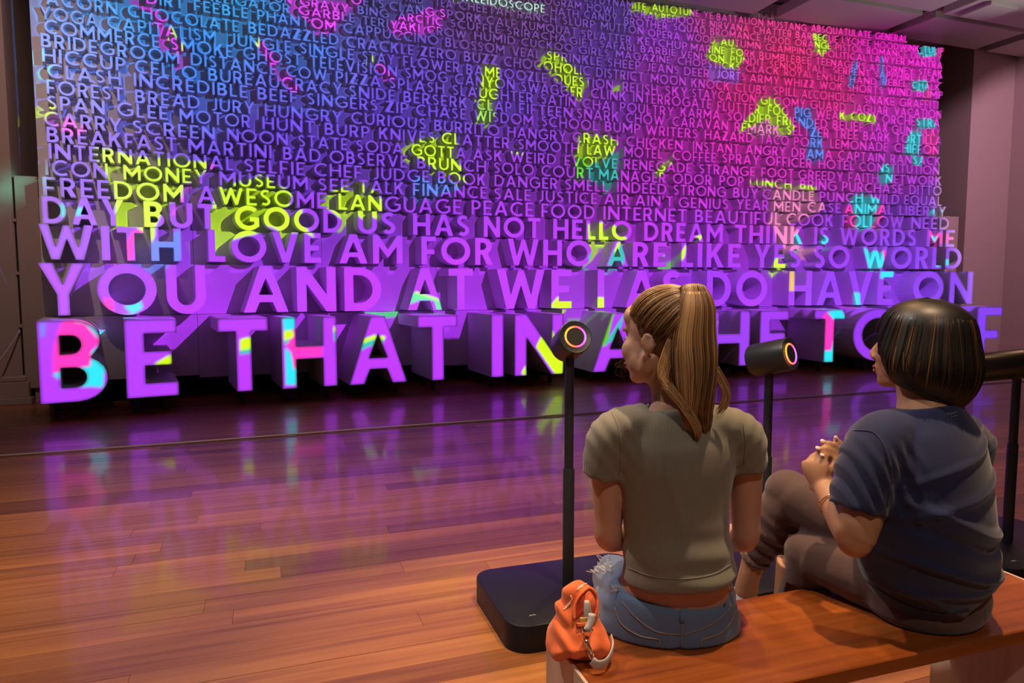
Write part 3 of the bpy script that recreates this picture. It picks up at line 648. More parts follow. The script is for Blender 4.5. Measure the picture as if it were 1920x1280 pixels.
def build_projector():
    NX, NY = 2700, 1550
    aim = drum(33.4, 0.0, 2.3) - PROJ_LOC
    q = aim.to_track_quat('-Z', 'Y')
    Mx = np.array(q.to_matrix())
    HX, HY = 1.22, 0.70                      # half extents of the picture in tangents
    u = (np.arange(NX) + 0.5) / NX * 2 - 1
    v = (np.arange(NY) + 0.5) / NY * 2 - 1
    U, Vv = np.meshgrid(u * HX, v * HY)
    D = np.stack([U, Vv, -np.ones_like(U)], -1) @ Mx.T
    zs = np.array([r[2] + r[3] / 2 for r in ROWS])
    rs = np.array([r[1] for r in ROWS])
    R = np.full(U.shape, 33.3)
    ox, oy = PROJ_LOC.x - CX, PROJ_LOC.y - CY
    for _ in range(8):
        a = D[..., 0] ** 2 + D[..., 1] ** 2
        b = 2 * (ox * D[..., 0] + oy * D[..., 1])
        c = ox * ox + oy * oy - R * R
        t = (-b + np.sqrt(np.maximum(b * b - 4 * a * c, 0))) / (2 * a)
        z = PROJ_LOC.z + t * D[..., 2]
        R = 0.5 * R + 0.5 * np.interp(z, zs, rs)
    X, Y = ox + t * D[..., 0], oy + t * D[..., 1]
    F = np.arctan2(X, Y)
    # the big lower rows stand out in steps: use each row's own distance where its letters are
    for k_, R_, z0, H, _w in reversed(ROWS[:9]):
        ck = ox * ox + oy * oy - R_ * R_
        tk = (-b + np.sqrt(np.maximum(b * b - 4 * a * ck, 0))) / (2 * a)
        zk = PROJ_LOC.z + tk * D[..., 2]
        Fk = np.arctan2(ox + tk * D[..., 0], oy + tk * D[..., 1])
        lo = rowz(z0, Fk)
        m = (zk > lo - 0.012) & (zk < lo + H + 0.012)
        F = np.where(m, Fk, F)
        z = np.where(m, zk, z)
        t = np.where(m, tk, t)
    # smooth wash of colour over the wall
    g = np.array(GRAD, float)
    cols = s2l(g[:, 2:5])
    step = 4
    Fs, Zs = F[::step, ::step], z[::step, ::step]
    num = np.zeros(Fs.shape + (3,))
    den = np.zeros(Fs.shape)
    for i in range(len(g)):
        d2 = ((Fs - g[i, 0]) * 33) ** 2 + ((Zs - g[i, 1]) * 1.2) ** 2
        w = 1.0 / (d2 + 0.06) ** 2
        num += w[..., None] * cols[i]
        den += w
    small = num / den[..., None]
    img = np.repeat(np.repeat(small, step, 0), step, 1)[:NY, :NX]
    k = np.ones(2 * step + 1) / (2 * step + 1)
    for ch in range(3):
        img[..., ch] = np.apply_along_axis(lambda r: np.convolve(r, k, 'same'), 1, img[..., ch])
        img[..., ch] = np.apply_along_axis(lambda r: np.convolve(r, k, 'same'), 0, img[..., ch])
    img[..., 1] *= np.where(img[..., 1] < img[..., 0], 0.65, 1.0)
    img[..., 2] *= 1.12
    # the picture stops at the edges of the backing and of the letters
    R2 = 33.55
    c2 = ox * ox + oy * oy - R2 * R2
    t2 = (-b + np.sqrt(np.maximum(b * b - 4 * a * c2, 0))) / (2 * a)
    F2 = np.arctan2(ox + t2 * D[..., 0], oy + t2 * D[..., 1])
    z2 = PROJ_LOC.z + t2 * D[..., 2]
    edge = (F2 > -0.2030) & (F2 < 0.1962) & (z2 > 0.24) & (z2 < 5.57)
    for c, poly in SHAPES:
        P = np.array(poly)
        m = (F > P[:, 0].min()) & (F < P[:, 0].max()) & (z > P[:, 1].min()) & (z < P[:, 1].max())
        idx = np.nonzero(m)
        ins = fill_polygon(F[idx], z[idx], poly)
        ii = (idx[0][ins], idx[1][ins])
        img[ii] = s2l(SC[c])
    # the word picked out in white
    for k_, R_, z0, H, words in ROWS:
        for w in words.split('|'):
            t_, a, b = w.split(':')
            if t_ != 'KALEIDOSCOPE':
                continue
            a, b = float(a), float(b)
            for ch, f0, f1, contours in word_layout(t_, a, b, R_, H, 'regular'):
                ins = np.zeros(F.shape, bool)
                wd = GLY['regular'][ch][0]
                for cont in contours:
                    poly = [(f0 + (f1 - f0) * x / wd, rowz(z0, f0) + y * H) for x, y in cont]
                    ins ^= fill_polygon(F, z, poly)
                img[ins] = s2l(SC['W'])
    # the picture is mapped to the letters: their faces get it at full strength, the gaps between them less
    flatF, flatz = F.ravel(), z.ravel()
    mask = np.zeros(flatF.shape, bool)
    for k_, R_, z0, H, words in ROWS:
        weight = 'bold' if k_ <= 4 else 'regular'
        row = np.nonzero((flatz > z0 - 0.32) & (flatz < z0 + H + 0.12) & (np.abs(flatF) < 0.21))[0]
        row = row[np.argsort(flatF[row])]
        fs = flatF[row]
        for w in words.split('|'):
            t_, a, b = w.split(':')
            for ch, f0, f1, contours in word_layout(t_, float(a), float(b), R_, H, weight):
                i0, i1 = np.searchsorted(fs, (f0, f1))
                zr = rowz(z0, (f0 + f1) / 2)
                idx = row[i0:i1]
                idx = idx[(flatz[idx] > zr - 0.03) & (flatz[idx] < zr + H + 0.03)]
                wd = GLY[weight][ch][0]
                ins = np.zeros(idx.shape, bool)
                for cont in contours:
                    ins ^= fill_polygon(flatF[idx], flatz[idx], [(f0 + (f1 - f0) * x / wd, zr + y * H) for x, y in cont])
                mask[idx[ins]] = True
    mask = mask.reshape(F.shape)
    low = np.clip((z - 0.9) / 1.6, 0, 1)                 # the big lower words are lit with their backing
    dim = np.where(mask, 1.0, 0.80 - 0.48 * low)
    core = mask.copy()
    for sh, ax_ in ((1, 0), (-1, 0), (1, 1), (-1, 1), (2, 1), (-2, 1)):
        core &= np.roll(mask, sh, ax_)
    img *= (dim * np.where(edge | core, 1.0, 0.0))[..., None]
    # a soft stray patch of light at the left edge
    gl = np.exp(-(((F + 0.2055) * 33) ** 2 / 0.02 + (z - 2.42) ** 2 / 0.02))
    img += gl[..., None] * np.array((0.12, 0.55, 0.45))
    # calibration: even out distance and the angle at which the light meets the wall
    nrm = np.stack([-np.sin(F), -np.cos(F)], -1)
    L2 = np.sqrt((D ** 2).sum(-1))
    cosi = np.clip(-(D[..., 0] * nrm[..., 0] + D[..., 1] * nrm[..., 1]) / L2, 0.2, 1)
    dist2 = (t * L2) ** 2
    img *= (dist2 / cosi / 45.0)[..., None]
    rgba = np.ones((NY, NX, 4), np.float32)
    rgba[..., :3] = img
    im = bpy.data.images.new('projected_picture', NX, NY, alpha=False, float_buffer=True)
    im.colorspace_settings.name = 'Non-Color'
    im.pixels.foreach_set(rgba.ravel())
    im.update()
    im.pack()
    d = bpy.data.lights.new('projector_beam', 'SPOT')
    d.energy = 2600 * PROJ_GAIN
    d.spot_size = math.radians(128)
    d.spot_blend = 0.0
    d.shadow_soft_size = 0.02
    d.use_nodes = True
    nt = d.node_tree
    em = nt.nodes['Emission']
    tc = nt.nodes.new('ShaderNodeTexCoord')
    sep = nt.nodes.new('ShaderNodeSeparateXYZ')
    nt.links.new(tc.outputs['Normal'], sep.inputs[0])
    def math_node(op, a, b):
        n = nt.nodes.new('ShaderNodeMath')
        n.operation = op
        for s_, v_ in ((n.inputs[0], a), (n.inputs[1], b)):
            if isinstance(v_, (int, float)):
                s_.default_value = v_
            else:
                nt.links.new(v_, s_)
        return n.outputs[0]
    zz = math_node('ABSOLUTE', sep.outputs[2], 0)
    uu = math_node('ADD', math_node('MULTIPLY', math_node('DIVIDE', sep.outputs[0], zz), 0.5 / HX * PROJ_SIGN), 0.5)
    vv = math_node('ADD', math_node('MULTIPLY', math_node('DIVIDE', sep.outputs[1], zz), 0.5 / HY * PROJ_SIGN), 0.5)
    cb = nt.nodes.new('ShaderNodeCombineXYZ')
    nt.links.new(uu, cb.inputs[0])
    nt.links.new(vv, cb.inputs[1])
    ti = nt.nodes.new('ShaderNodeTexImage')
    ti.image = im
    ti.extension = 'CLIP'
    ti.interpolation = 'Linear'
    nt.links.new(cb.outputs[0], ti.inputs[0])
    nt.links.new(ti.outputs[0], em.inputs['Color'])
    o = bpy.data.objects.new('projector_beam', d)
    o.location = PROJ_LOC
    o.rotation_euler = q.to_euler()
    col.objects.link(o)


PROJ_SIGN = 1.0


def word_layout(text, a, b, R, H, weight):
    """angles of every letter so that the word fills a..b"""
    G = GLY[weight]
    gap = 0.17
    nat = sum(G[c][0] for c in text) + gap * (len(text) - 1)
    k = (b - a) / nat
    out, x = [], 0.0
    for c in text:
        out.append((c, a + x * k, a + (x + G[c][0]) * k, G[c][1]))
        x += G[c][0] + gap
    return out


LEGS = {'B': (0.2, 0.62), 'E': (0.2, 0.75), 'T': (0.5,), 'H': (0.13, 0.87), 'A': (0.11, 0.89), 'I': (0.5,), 'N': (0.13, 0.87), 'O': (0.42, 0.58), 'F': (0.2,)}
ORD = {1: 'bottom row', 2: 'second row from the floor', 3: 'third row from the floor', 4: 'fourth row from the floor', 5: 'fifth row from the floor', 6: 'sixth row from the floor'}


def build_words():
    rest = []
    post = bm_mesh(box_bm(-0.022, 0.022, -0.022, 0.022, 0, 1), 'post')
    post.materials.append(M_post)
    for k, R, z0, H, words in ROWS:
        ws = [w.split(':') for w in words.split('|')]
        weight = 'bold' if k <= 4 else 'regular'
        for i, (t, a, b) in enumerate(ws):
            a, b = float(a), float(b)
            fm = (a + b) / 2
            dR = 0.0 if k <= 4 else rnd.uniform(-0.022, 0.022)
            Rw = R + dR
            lay = word_layout(t, a, b, Rw, H, weight)
            wmax = max((f1 - f0) for _h, f0, f1, _c in lay) * Rw / 2
            depth = math.sqrt(back_r(k) ** 2 - wmax ** 2) - Rw - 0.0012
            if k >= 25:
                for ch, f0, f1, _c in lay:
                    wd = GLY[weight][ch][0]
                    p = drum(Rw, (f0 + f1) / 2, rowz(z0, (f0 + f1) / 2))
                    rest.append((glyph_mesh(ch, weight), p, -(f0 + f1) / 2, (f1 - f0) * Rw / wd, depth, H, wd))
                continue
            zb = rowz(z0, fm)
            base = drum(Rw, fm, zb if k > 1 else 0.0)
            nb = []
            if i > 0:
                nb.append('after ' + ws[i - 1][0])
            if i < len(ws) - 1:
                nb.append('before ' + ws[i + 1][0])
            where = ('in the ' + ORD[k]) if k in ORD else ' and '.join(nb)
            size = 'huge deep' if k == 1 else 'large' if k <= 3 else 'medium' if k <= 5 else 'small'
            r = thing('raised_word', '%s raised letters spelling %s on the word wall, %s' % (size, t, where), 'word', base, -fm, 'raised words on the word wall')
            inv = Matrix.Rotation(fm, 3, 'Z')
            for ch, f0, f1, _c in lay:
                fc = (f0 + f1) / 2
                wd = GLY[weight][ch][0]
                sx = (f1 - f0) * Rw / wd
                tang = Vector((math.cos(fc), -math.sin(fc), 0))
                p = drum(Rw, fc, rowz(z0, fc)) - tang * (f1 - f0) * Rw / 2
                o = link('letter', glyph_mesh(ch, weight), None, r)
                o.location = inv @ (p - base)
                o.rotation_euler = (0, 0, -fc + fm)
                o.scale = (sx, depth, H)
                if k == 1:
                    zl = rowz(z0, fc)
                    for fr in LEGS[ch]:
                        for dy in (0.22, 0.62):
                            q = p + tang * (f1 - f0) * Rw * fr + Vector((math.sin(fc), math.cos(fc), 0)) * dy
                            lg = link('leg', post, None, r)
                            lg.location = inv @ (Vector((q.x, q.y, 0)) - base)
                            lg.rotation_euler = (0, 0, -fc + fm)
                            lg.scale = (1, 1, zl + 0.005)
    # the topmost, smallest words: joined
    V, F = [], []
    for me, p, rz, sx, dp, H, wd in rest:
        Mx = Matrix.Translation(p) @ Matrix.Rotation(rz, 4, 'Z') @ Matrix.Diagonal((sx, dp, H, 1)) @ Matrix.Translation((-wd / 2, 0, 0))
        o = len(V)
        V.extend([tuple(Mx @ v.co) for v in me.vertices])
        F.extend([tuple(j + o for j in f.vertices) for f in me.polygons])
    o = link('small_wall_letters', mesh_from(V, F), M_white)
    tag(o, 'smallest raised words in the topmost rows of the word wall under the ceiling', 'words')
    o['kind'] = 'stuff'


def curved_slab(R0, R1, f0, f1, z0, z1, n=24, bow=True):
    V, F = [], []
    for i in range(n + 1):
        f = f0 + (f1 - f0) * i / n
        for R, z in ((R0, z0), (R0, z1), (R1, z1), (R1, z0)):
            V.append(drum(R, f, rowz(z, f) if bow else z))
    for i in range(n):
        a, b = i * 4, i * 4 + 4
        for k in range(4):
            F.append((a + k, a + (k + 1) % 4, b + (k + 1) % 4, b + k))
    F.append((3, 2, 1, 0))
    F.append(tuple(n * 4 + k for k in range(4)))
    return V, F


def build_backing():
    wall = struct(link('wall_back', mesh_from(*curved_slab(33.70, 33.82, -0.2036, 0.1968, 0.2, 5.39, 48)), M_panel))
    zed = [(r[2], r[3]) for r in ROWS]
    n = 9
    for k in range(1, 8):
        lo = 0.235 if k == 1 else (zed[k - 2][0] + zed[k - 2][1] + zed[k - 1][0]) / 2
        hi = (zed[k - 1][0] + zed[k - 1][1] + zed[k][0]) / 2
        for j in range(n):
            f0 = -0.2036 + 0.4004 * j / n
            f1 = f0 + 0.4004 / n
            e = 0.00006
            zj = 0.0 if k > 1 else (-0.03 if j % 2 else 0.0)
            link('backing_panel', mesh_from(*curved_slab(back_r(k), 33.705, f0 + e, f1 - e, lo + 0.002 + zj, hi - 0.002, 4)), M_panel, wall)
    V, F = curved_slab(33.66, 33.705, -0.2036, 0.1968, zed[6][0] + zed[6][1] + 0.014, 5.39, 48)
    link('upper_backing', mesh_from(V, F), M_panel, wall)
    top = link('upper_backing', mesh_from(*curved_slab(33.66, 33.82, -0.2036, 0.128, 5.391, 5.86, 40, False)), M_panel, wall)
    # black slab standing in for the darkness under the letters
    struct(link('recess_shade', mesh_from(*curved_slab(33.25, 33.35, -0.2036, 0.1968, 0.0, 0.30, 40)), M_black))


def build_room():
    # floor: dark base with separate boards
    fl = struct(box('floor', -4.2, 13.9, -1.6, 10.6, -0.06, -0.012, M_black))
    bw = 0.128
    boards = []
    y = -0.2
    r2 = random.Random(3)
    while y < 10.2:
        x = -4.2 + r2.uniform(-2.4, 0)
        while x < 13.6:
            L = r2.choice((1.2, 1.6, 2.1, 2.6, 3.2))
            x0, x1 = max(x, -4.2), min(x + L, 13.6)
            if x1 - x0 > 0.05:
                boards.append((x0, x1, y, y + bw))
            x += L
        y += bw
    def dist(b):
        cx, cy = (b[0] + b[1]) / 2, (b[2] + b[3]) / 2
        yc = cx * math.sin(YAW) + cy * math.cos(YAW)
        xc = cx * math.cos(YAW) - cy * math.sin(YAW)
        if yc < 1.2 or abs(xc) > yc * 0.80 + 0.9:
            return 100 + math.hypot(cx, cy)
        return yc
    boards.sort(key=dist)
    g = 0.0007
    shared = {}
    rest = []
    for i, (x0, x1, y0, y1) in enumerate(boards):
        dz = r2.uniform(-0.0004, 0.0004)
        if i < 300:
            L = round(x1 - x0, 3)
            if L not in shared:
                shared[L] = bm_mesh(box_bm(g, L - g, g, bw - g, -0.014, 0), 'floorboard')
                shared[L].materials.append(M_floor)
            o = link('floorboard', shared[L], None, fl)
            o.location = (x0, y0, dz)
        else:
            rest.append((x0, x1, y0, y1, dz))
    V, F, Rv = [], [], []
    for x0, x1, y0, y1, dz in rest:
        o = len(V)
        for z in (-0.014, dz):
            V += [(x0 + g, y0 + g, z), (x1 - g, y0 + g, z), (x1 - g, y1 - g, z), (x0 + g, y1 - g, z)]
        F += [(o + 4, o + 5, o + 6, o + 7), (o, o + 1, o + 5, o + 4), (o + 1, o + 2, o + 6, o + 5), (o + 2, o + 3, o + 7, o + 6), (o + 3, o, o + 4, o + 7)]
        Rv += [r2.random()] * 5
    me = mesh_from(V, F)
    at = me.attributes.new('board', 'FLOAT', 'FACE')
    at.data.foreach_set('value', Rv)
    ob = link('far_floorboards', me, M_floor_far, fl)
    ob['kind'] = 'stuff'
    # ceiling: flat panels with grooves between, over an upper ceiling
    zc = 5.56
    ce = struct(box('ceiling', -5, 14, -1.5, 10.6, 5.90, 5.98, M_ceil))
    xs = [(-4.9, -1.7), (-1.4, 1.7), (2.0, 4.6), (4.95, 7.38), (7.82, 9.93), (10.20, 12.25), (12.55, 13.49)]
    for x0, x1 in xs:
        for y0, y1 in ((-1.4, 1.3), (1.5, 5.2), (5.4, 8.33), (8.46, 9.34)):
            box('ceiling_panel', x0, x1, y0, y1, zc, zc + 0.16, M_ceil, ce, 0.006)
    box('ceiling_hatch', 10.40, 10.98, 7.70, 8.22, zc - 0.055, zc + 0.002, M_ceil, ce, 0.004)
    # walls
    struct(box('wall_right', 13.5, 13.7, 5.5, 10.6, 0, 5.90, M_wall))
    bb = struct(box('baseboard_right', 13.47, 13.5, 5.5, 10.5, 0, 0.16, M_wall))
    struct(box('wall_rear', -4.6, 13.9, 10.4, 10.6, 0, 5.90, M_black))
    struct(box('trim_2', 12.40, 13.5, 9.45, 10.4, 0, 5.90, M_wall))
    struct(box('trim_3', 11.30, 12.10, 9.35, 9.9, 0, 2.55, M_wall, None, 0.006))
    # left: pilaster with moulded base, low return panel beside the letters
    lw = struct(box('wall_left', -4.6, -2.54, 8.86, 10.4, 0, 5.90, M_wall))
    b = box_bm(-4.6, -2.44, 8.74, 8.86, 0, 0.07, 0.004)
    box_bm(-4.6, -2.47, 8.78, 8.86, 0.07, 0.24, 0.004, b)
    box_bm(-4.6, -2.50, 8.81, 8.86, 0.24, 0.30, 0.012, b)
    struct(link('baseboard_left', bm_mesh(b), M_wall))
    b = box_bm(-2.515, -2.30, 8.84, 9.3, 0.16, 2.46, 0.004)
    box_bm(-2.44, -2.31, 8.88, 9.3, 0.0, 0.16, 0.0, b)
    struct(link('trim_4', bm_mesh(b), M_wall))
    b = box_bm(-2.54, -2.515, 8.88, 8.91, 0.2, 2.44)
    pin = link('gap_shade_strip', bm_mesh(b), M_black, lw)  # solid black strip painted in for the shade of the narrow gap
    for z in (0.27, 0.83, 1.40, 1.97):
        box('hinge', -2.548, -2.505, 8.84, 8.89, z, z + 0.035, M_wall, lw, 0.003)


M_floor_far = wood('jatoba_floor_far', [(0.22, (0.15, 0.050, 0.015)), (0.42, (0.29, 0.112, 0.032)), (0.6, (0.38, 0.162, 0.048)), (0.8, (0.50, 0.240, 0.080))],
                   (0.9, 26, 26), rough=0.38, coat=0.40, coat_rough=0.085, per_object=False)


def far_variation():
    m = M_floor_far
    nt = m.node_tree
    at = nt.nodes.new('ShaderNodeAttribute')
    at.attribute_name = 'board'
    v = ramp(m, [(0.0, (0.50, 0.42, 0.38)), (0.12, (0.78, 0.70, 0.64)), (0.5, (0.95, 0.90, 0.86)), (0.85, (1.08, 1.03, 0.96)), (1.0, (1.25, 1.18, 1.05))], at.outputs['Fac'])
    base = nt.nodes['Principled BSDF'].inputs['Base Color'].links[0].from_socket
    set_base(m, mixc(m, base, v, 1.0, 'MULTIPLY'))


far_variation()
build_projector()
build_backing()
build_words()
build_room()
# ------------------------------------------------------------ bench
BX0, BX1, BY0, BY1 = 0.615, 2.03, 1.115, 1.475
ben = thing('bench', 'low wooden slab bench the two people sit on, orange-brown top', 'bench', ((BX0 + BX1) / 2, (BY0 + BY1) / 2, 0), math.radians(-1.2))
cx, cy = (BX0 + BX1) / 2, (BY0 + BY1) / 2
box('seat', BX0 - cx + 0.008, BX1 - cx - 0.008, BY0 - cy, BY1 - cy, 0.415, 0.45, M_bench, ben, 0.003)
e = box('leg', BX0 - cx + 0.0085, BX0 - cx + 0.17, BY0 - cy + 0.004, BY1 - cy - 0.004, 0.0, 0.414, M_bench_leg, ben, 0.003)
e = box('leg', BX1 - cx - 0.17, BX1 - cx - 0.0085, BY0 - cy + 0.004, BY1 - cy - 0.004, 0.0, 0.414, M_bench_leg, ben, 0.003)

box('end_panel', BX0 - cx, BX0 - cx + 0.008, BY0 - cy, BY1 - cy, 0.0, 0.4495, M_bench_leg, ben, 0.001)
box('end_panel', BX1 - cx - 0.008, BX1 - cx, BY0 - cy, BY1 - cy, 0.0, 0.4495, M_bench_leg, ben, 0.001)

# ------------------------------------------------------------ microphone stands
M_stand = mat('black_powder_coat', (0.020, 0.024, 0.032), 0.36, spec=0.5)
M_base = mat('black_gloss_base', (0.008, 0.008, 0.014), 0.4, spec=0.3)
M_grille = mat('black_grille', (0.006, 0.006, 0.006), 0.7)
M_mark = mat('pale_print', (0.5, 0.48, 0.45), 0.5)


def ring_mat():
    m = bpy.data.materials.new('light_ring')
    m.use_nodes = True
    nt = m.node_tree
    nt.nodes.remove(nt.nodes['Principled BSDF'])
    em = nt.nodes.new('ShaderNodeEmission')
    em.inputs[1].default_value = 1.6
    tc = nt.nodes.new('ShaderNodeTexCoord')
    gr = nt.nodes.new('ShaderNodeTexGradient')
    gr.gradient_type = 'RADIAL'
    nt.links.new(tc.outputs['Object'], gr.inputs[0])
    cr = nt.nodes.new('ShaderNodeValToRGB')
    st = [(0.0, (1.0, 0.45, 0.06)), (0.10, (1.0, 0.35, 0.10)), (0.24, (1.0, 0.16, 0.06)), (0.36, (0.85, 0.10, 0.75)), (0.5, (0.62, 0.22, 1.0)), (0.62, (0.9, 0.12, 0.7)), (0.74, (1.0, 0.12, 0.05)), (0.85, (1.0, 0.40, 0.06)), (1.0, (1.0, 0.50, 0.06))]
    el = cr.color_ramp.elements
    while len(el) < len(st):
        el.new(0.5)
    for i, (p, c) in enumerate(st):
        el[i].position = p
        el[i].color = (*c, 1)
    nt.links.new(gr.outputs[1] if len(gr.outputs) > 1 else gr.outputs[0], cr.inputs[0])
    nt.links.new(cr.outputs[0], em.inputs[0])
    nt.links.new(em.outputs[0], nt.nodes['Material Output'].inputs[0])
    return m


M_ring = ring_mat()


def rounded_plate(w, d, h, r, e):
    """rounded rectangle slab with a softened top edge"""
    out = []
    for q, (sx, sy) in enumerate(((1, 1), (-1, 1), (-1, -1), (1, -1))):
        for i in range(9):
            t = math.radians(q * 90 + i * 90 / 8)
            out.append((sx * (w / 2 - r), sy * (d / 2 - r), math.cos(t), math.sin(t)))
    V, F = [], []
    prof = [(r, 0.0), (r, h - e), (r - e * 0.3, h - e * 0.3), (r - e, h)]
    n = len(out)
    for rr, z in prof:
        V += [(a + c * rr, b + s * rr, z) for a, b, c, s in out]
    for i in range(len(prof) - 1):
        for k in range(n):
            k2 = (k + 1) % n
            F.append((i * n + k, i * n + k2, (i + 1) * n + k2, (i + 1) * n + k))
    F.append(tuple(range(n - 1, -1, -1)))
    F.append(tuple((len(prof) - 1) * n + k for k in range(n)))
    return mesh_from(V, F)


def shade_smooth(o, deg=35):
    me = o.data
    me.polygons.foreach_set('use_smooth', [True] * len(me.polygons))
    me.set_sharp_from_angle(angle=math.radians(deg))
    return o


def mic_stand(pole_xy, joint_z, face, back, label, base_dx=0.0, rad=0.066):
    x, y = pole_xy
    t = thing('microphone_stand', label, 'microphone stand', (x, y, 0), math.radians(-1.0), 'microphone stands facing the bench')
    inv = Matrix.Rotation(math.radians(1.0), 3, 'Z')
    loc = lambda p: inv @ (Vector(p) - Vector((x, y, 0)))
    f, b = loc(face), loc(back)
    ax = (f - b).normalized()
    L = (f - b).length
    bs = link('base', rounded_plate(0.69, 0.52, 0.10, 0.085, 0.006), M_base, t)
    bs.location = (base_dx, 0, 0)
    shade_smooth(bs, 40)
    # two small printed marks on the base
    for mx, my in ((-0.22, -0.19), (0.08, 0.20)):
        V, F = tube([(mx - 0.012, my, 0.1006, 0.0012), (mx - 0.006, my + 0.008, 0.1006, 0.0012), (mx, my, 0.1006, 0.0012), (mx + 0.006, my + 0.008, 0.1006, 0.0012), (mx + 0.012, my, 0.1006, 0.0012)], 6, 2)
        link('printed_mark', mesh_from(V, F), M_mark, bs).location = (-base_dx, 0, 0)
    under = b + ax * L * 0.52
    top = under.z - rad * 0.8
    shade_smooth(link('lower_pole', mesh_from(*lathe([(0.0225, 0.098), (0.0225, joint_z - 0.004), (0.021, joint_z)], 28)), M_stand, t))
    shade_smooth(link('upper_pole', mesh_from(*lathe([(0.0182, joint_z - 0.03), (0.0182, top)], 28)), M_stand, t))
    R = ax.to_track_quat('Z', 'Y').to_matrix().to_4x4()
    hd = link('speaker_head', mesh_from(*lathe([(rad * 0.90, -L), (rad * 0.97, -L + 0.006), (rad, -L + 0.014), (rad, -0.008), (rad * 0.985, -0.002), (rad * 0.95, 0.0), (rad * 0.9, -0.001)], 48)), M_stand, t)
    shade_smooth(hd, 30)
    hd.matrix_local = Matrix.Translation(f) @ R
    rg = link('light_ring', mesh_from(*lathe_ring(rad * 0.60, rad * 0.060, 64)), M_ring, hd)
    rg.location = (0, 0, 0.001)
    rg.rotation_euler = (0, 0, math.radians(ring_roll(R)))
    gv = lathe([(rad * 0.50, -0.0005), (rad * 0.50, 0.0012), (0.004, 0.0014)], 40)
    link('speaker_grille', mesh_from(*gv), M_grille, hd)
    return t


def ring_roll(R):
    # turn the ring so that its gold side lies to the camera's right
    want = R.to_3x3().inverted() @ cv(1, 0, 0)
    return math.degrees(math.atan2(want.y, want.x))


def lathe_ring(r, w, n):
    V, F = [], []
    for k in range(n):
        t = 2 * math.pi * k / n
        for q in range(8):
            s = 2 * math.pi * q / 8
            V.append(((r + w * math.cos(s)) * math.cos(t), (r + w * math.cos(s)) * math.sin(t), w * 0.7 * math.sin(s)))
    for k in range(n):
        k2 = (k + 1) % n
        for q in range(8):
            q2 = (q + 1) % 8
            F.append((k * 8 + q, k2 * 8 + q, k2 * 8 + q2, k * 8 + q2))
    return V, F


def seen(x, y, d):
    return px(x, y, d)


mic_stand((1.098, 2.42), 0.575, seen(1079, 631, 2.58), seen(1072, 640, 2.58) + cv(-0.012, 0.15, -0.035),
          'black microphone stand with glowing ring, left of the person with the ponytail', 0.02, 0.064)
mic_stand((2.00, 2.365), 0.56, seen(1483, 663, 2.82), seen(1436, 676, 2.82) + cv(-0.012, 0.125, -0.015),
          'black microphone stand with glowing ring, between the two seated people', 0.0, 0.069)
mic_stand((3.24, 2.18), 0.56, seen(1924, 680, 3.06), seen(1868, 690, 3.06) + cv(-0.02, 0.10, -0.012),
          'black microphone stand cut by the right edge, behind the person in the navy shirt', 0.0, 0.066)

# ------------------------------------------------------------ cable on the floor, barrier rope
M_cable = mat('grey_cable', (0.78, 0.70, 0.68), 0.5)
pts = [(-4.0, 6.10, 0.010, 0.0085)] + [(x, 6.09 + 0.012 * math.sin(x * 1.7) + 0.022 * (x + 2) , 0.010, 0.0085) for x in np.arange(-3.4, 12.6, 0.5)]
tag(link('floor_cable', mesh_from(*tube(pts, 8, 3), smooth=True), M_cable), 'thin grey cable lying straight across the wooden floor before the word wall', 'cable')
M_rope = mat('pale_rope', (0.55, 0.45, 0.60), 0.6)
a, b = Vector((-2.535, 8.835, 0.80)), px(-60, 735, 7.0)
pts = []
for i in range(13):
    t = i / 12
    p = a.lerp(b, t)
    pts.append((p.x, p.y, p.z - 0.06 * 4 * t * (1 - t), 0.009))
tag(link('barrier_rope', mesh_from(*tube(pts, 8, 2), smooth=True), M_rope), 'slack pale rope running from the left wall panel out of the frame', 'rope')
# ------------------------------------------------------------ people: helpers
from mathutils.bvhtree import BVHTree

FWD = np.array(cv(0, 1, 0))


def fuse(parts, voxel, smooth=6, name='body', factor=0.5):
    """one continuous skin from overlapping closed shapes"""
    V, F = merge(parts)
    o = bpy.data.objects.new(name, mesh_from(V, F))
    col.objects.link(o)
    r = o.modifiers.new('r', 'REMESH')
    r.mode = 'VOXEL'
    r.voxel_size = voxel
    r.use_smooth_shade = True
    s = o.modifiers.new('s', 'SMOOTH')
    s.factor = factor
    s.iterations = smooth
    dg = bpy.context.evaluated_depsgraph_get()
    me = bpy.data.meshes.new_from_object(o.evaluated_get(dg))
    old = o.data
    bpy.data.objects.remove(o)
    bpy.data.meshes.remove(old)
    me.name = name
    me.polygons.foreach_set('use_smooth', [True] * len(me.polygons))
    return me


def pxr(x, y, d, ra, rb=None):
    p = px(x, y, d)
    return [p.x, p.y, p.z, ra, rb if rb is not None else ra]


def ripple(me, fn):
    """push every vertex along its normal by fn(position)"""
    n = len(me.vertices)
    co = np.empty(n * 3)
    no = np.empty(n * 3)
    me.vertices.foreach_get('co', co)
    me.vertex_normals.foreach_get('vector', no)
    co = co.reshape(-1, 3)
    no = no.reshape(-1, 3)
    co += no * fn(co)[:, None]
    me.vertices.foreach_set('co', co.ravel())
    me.update()


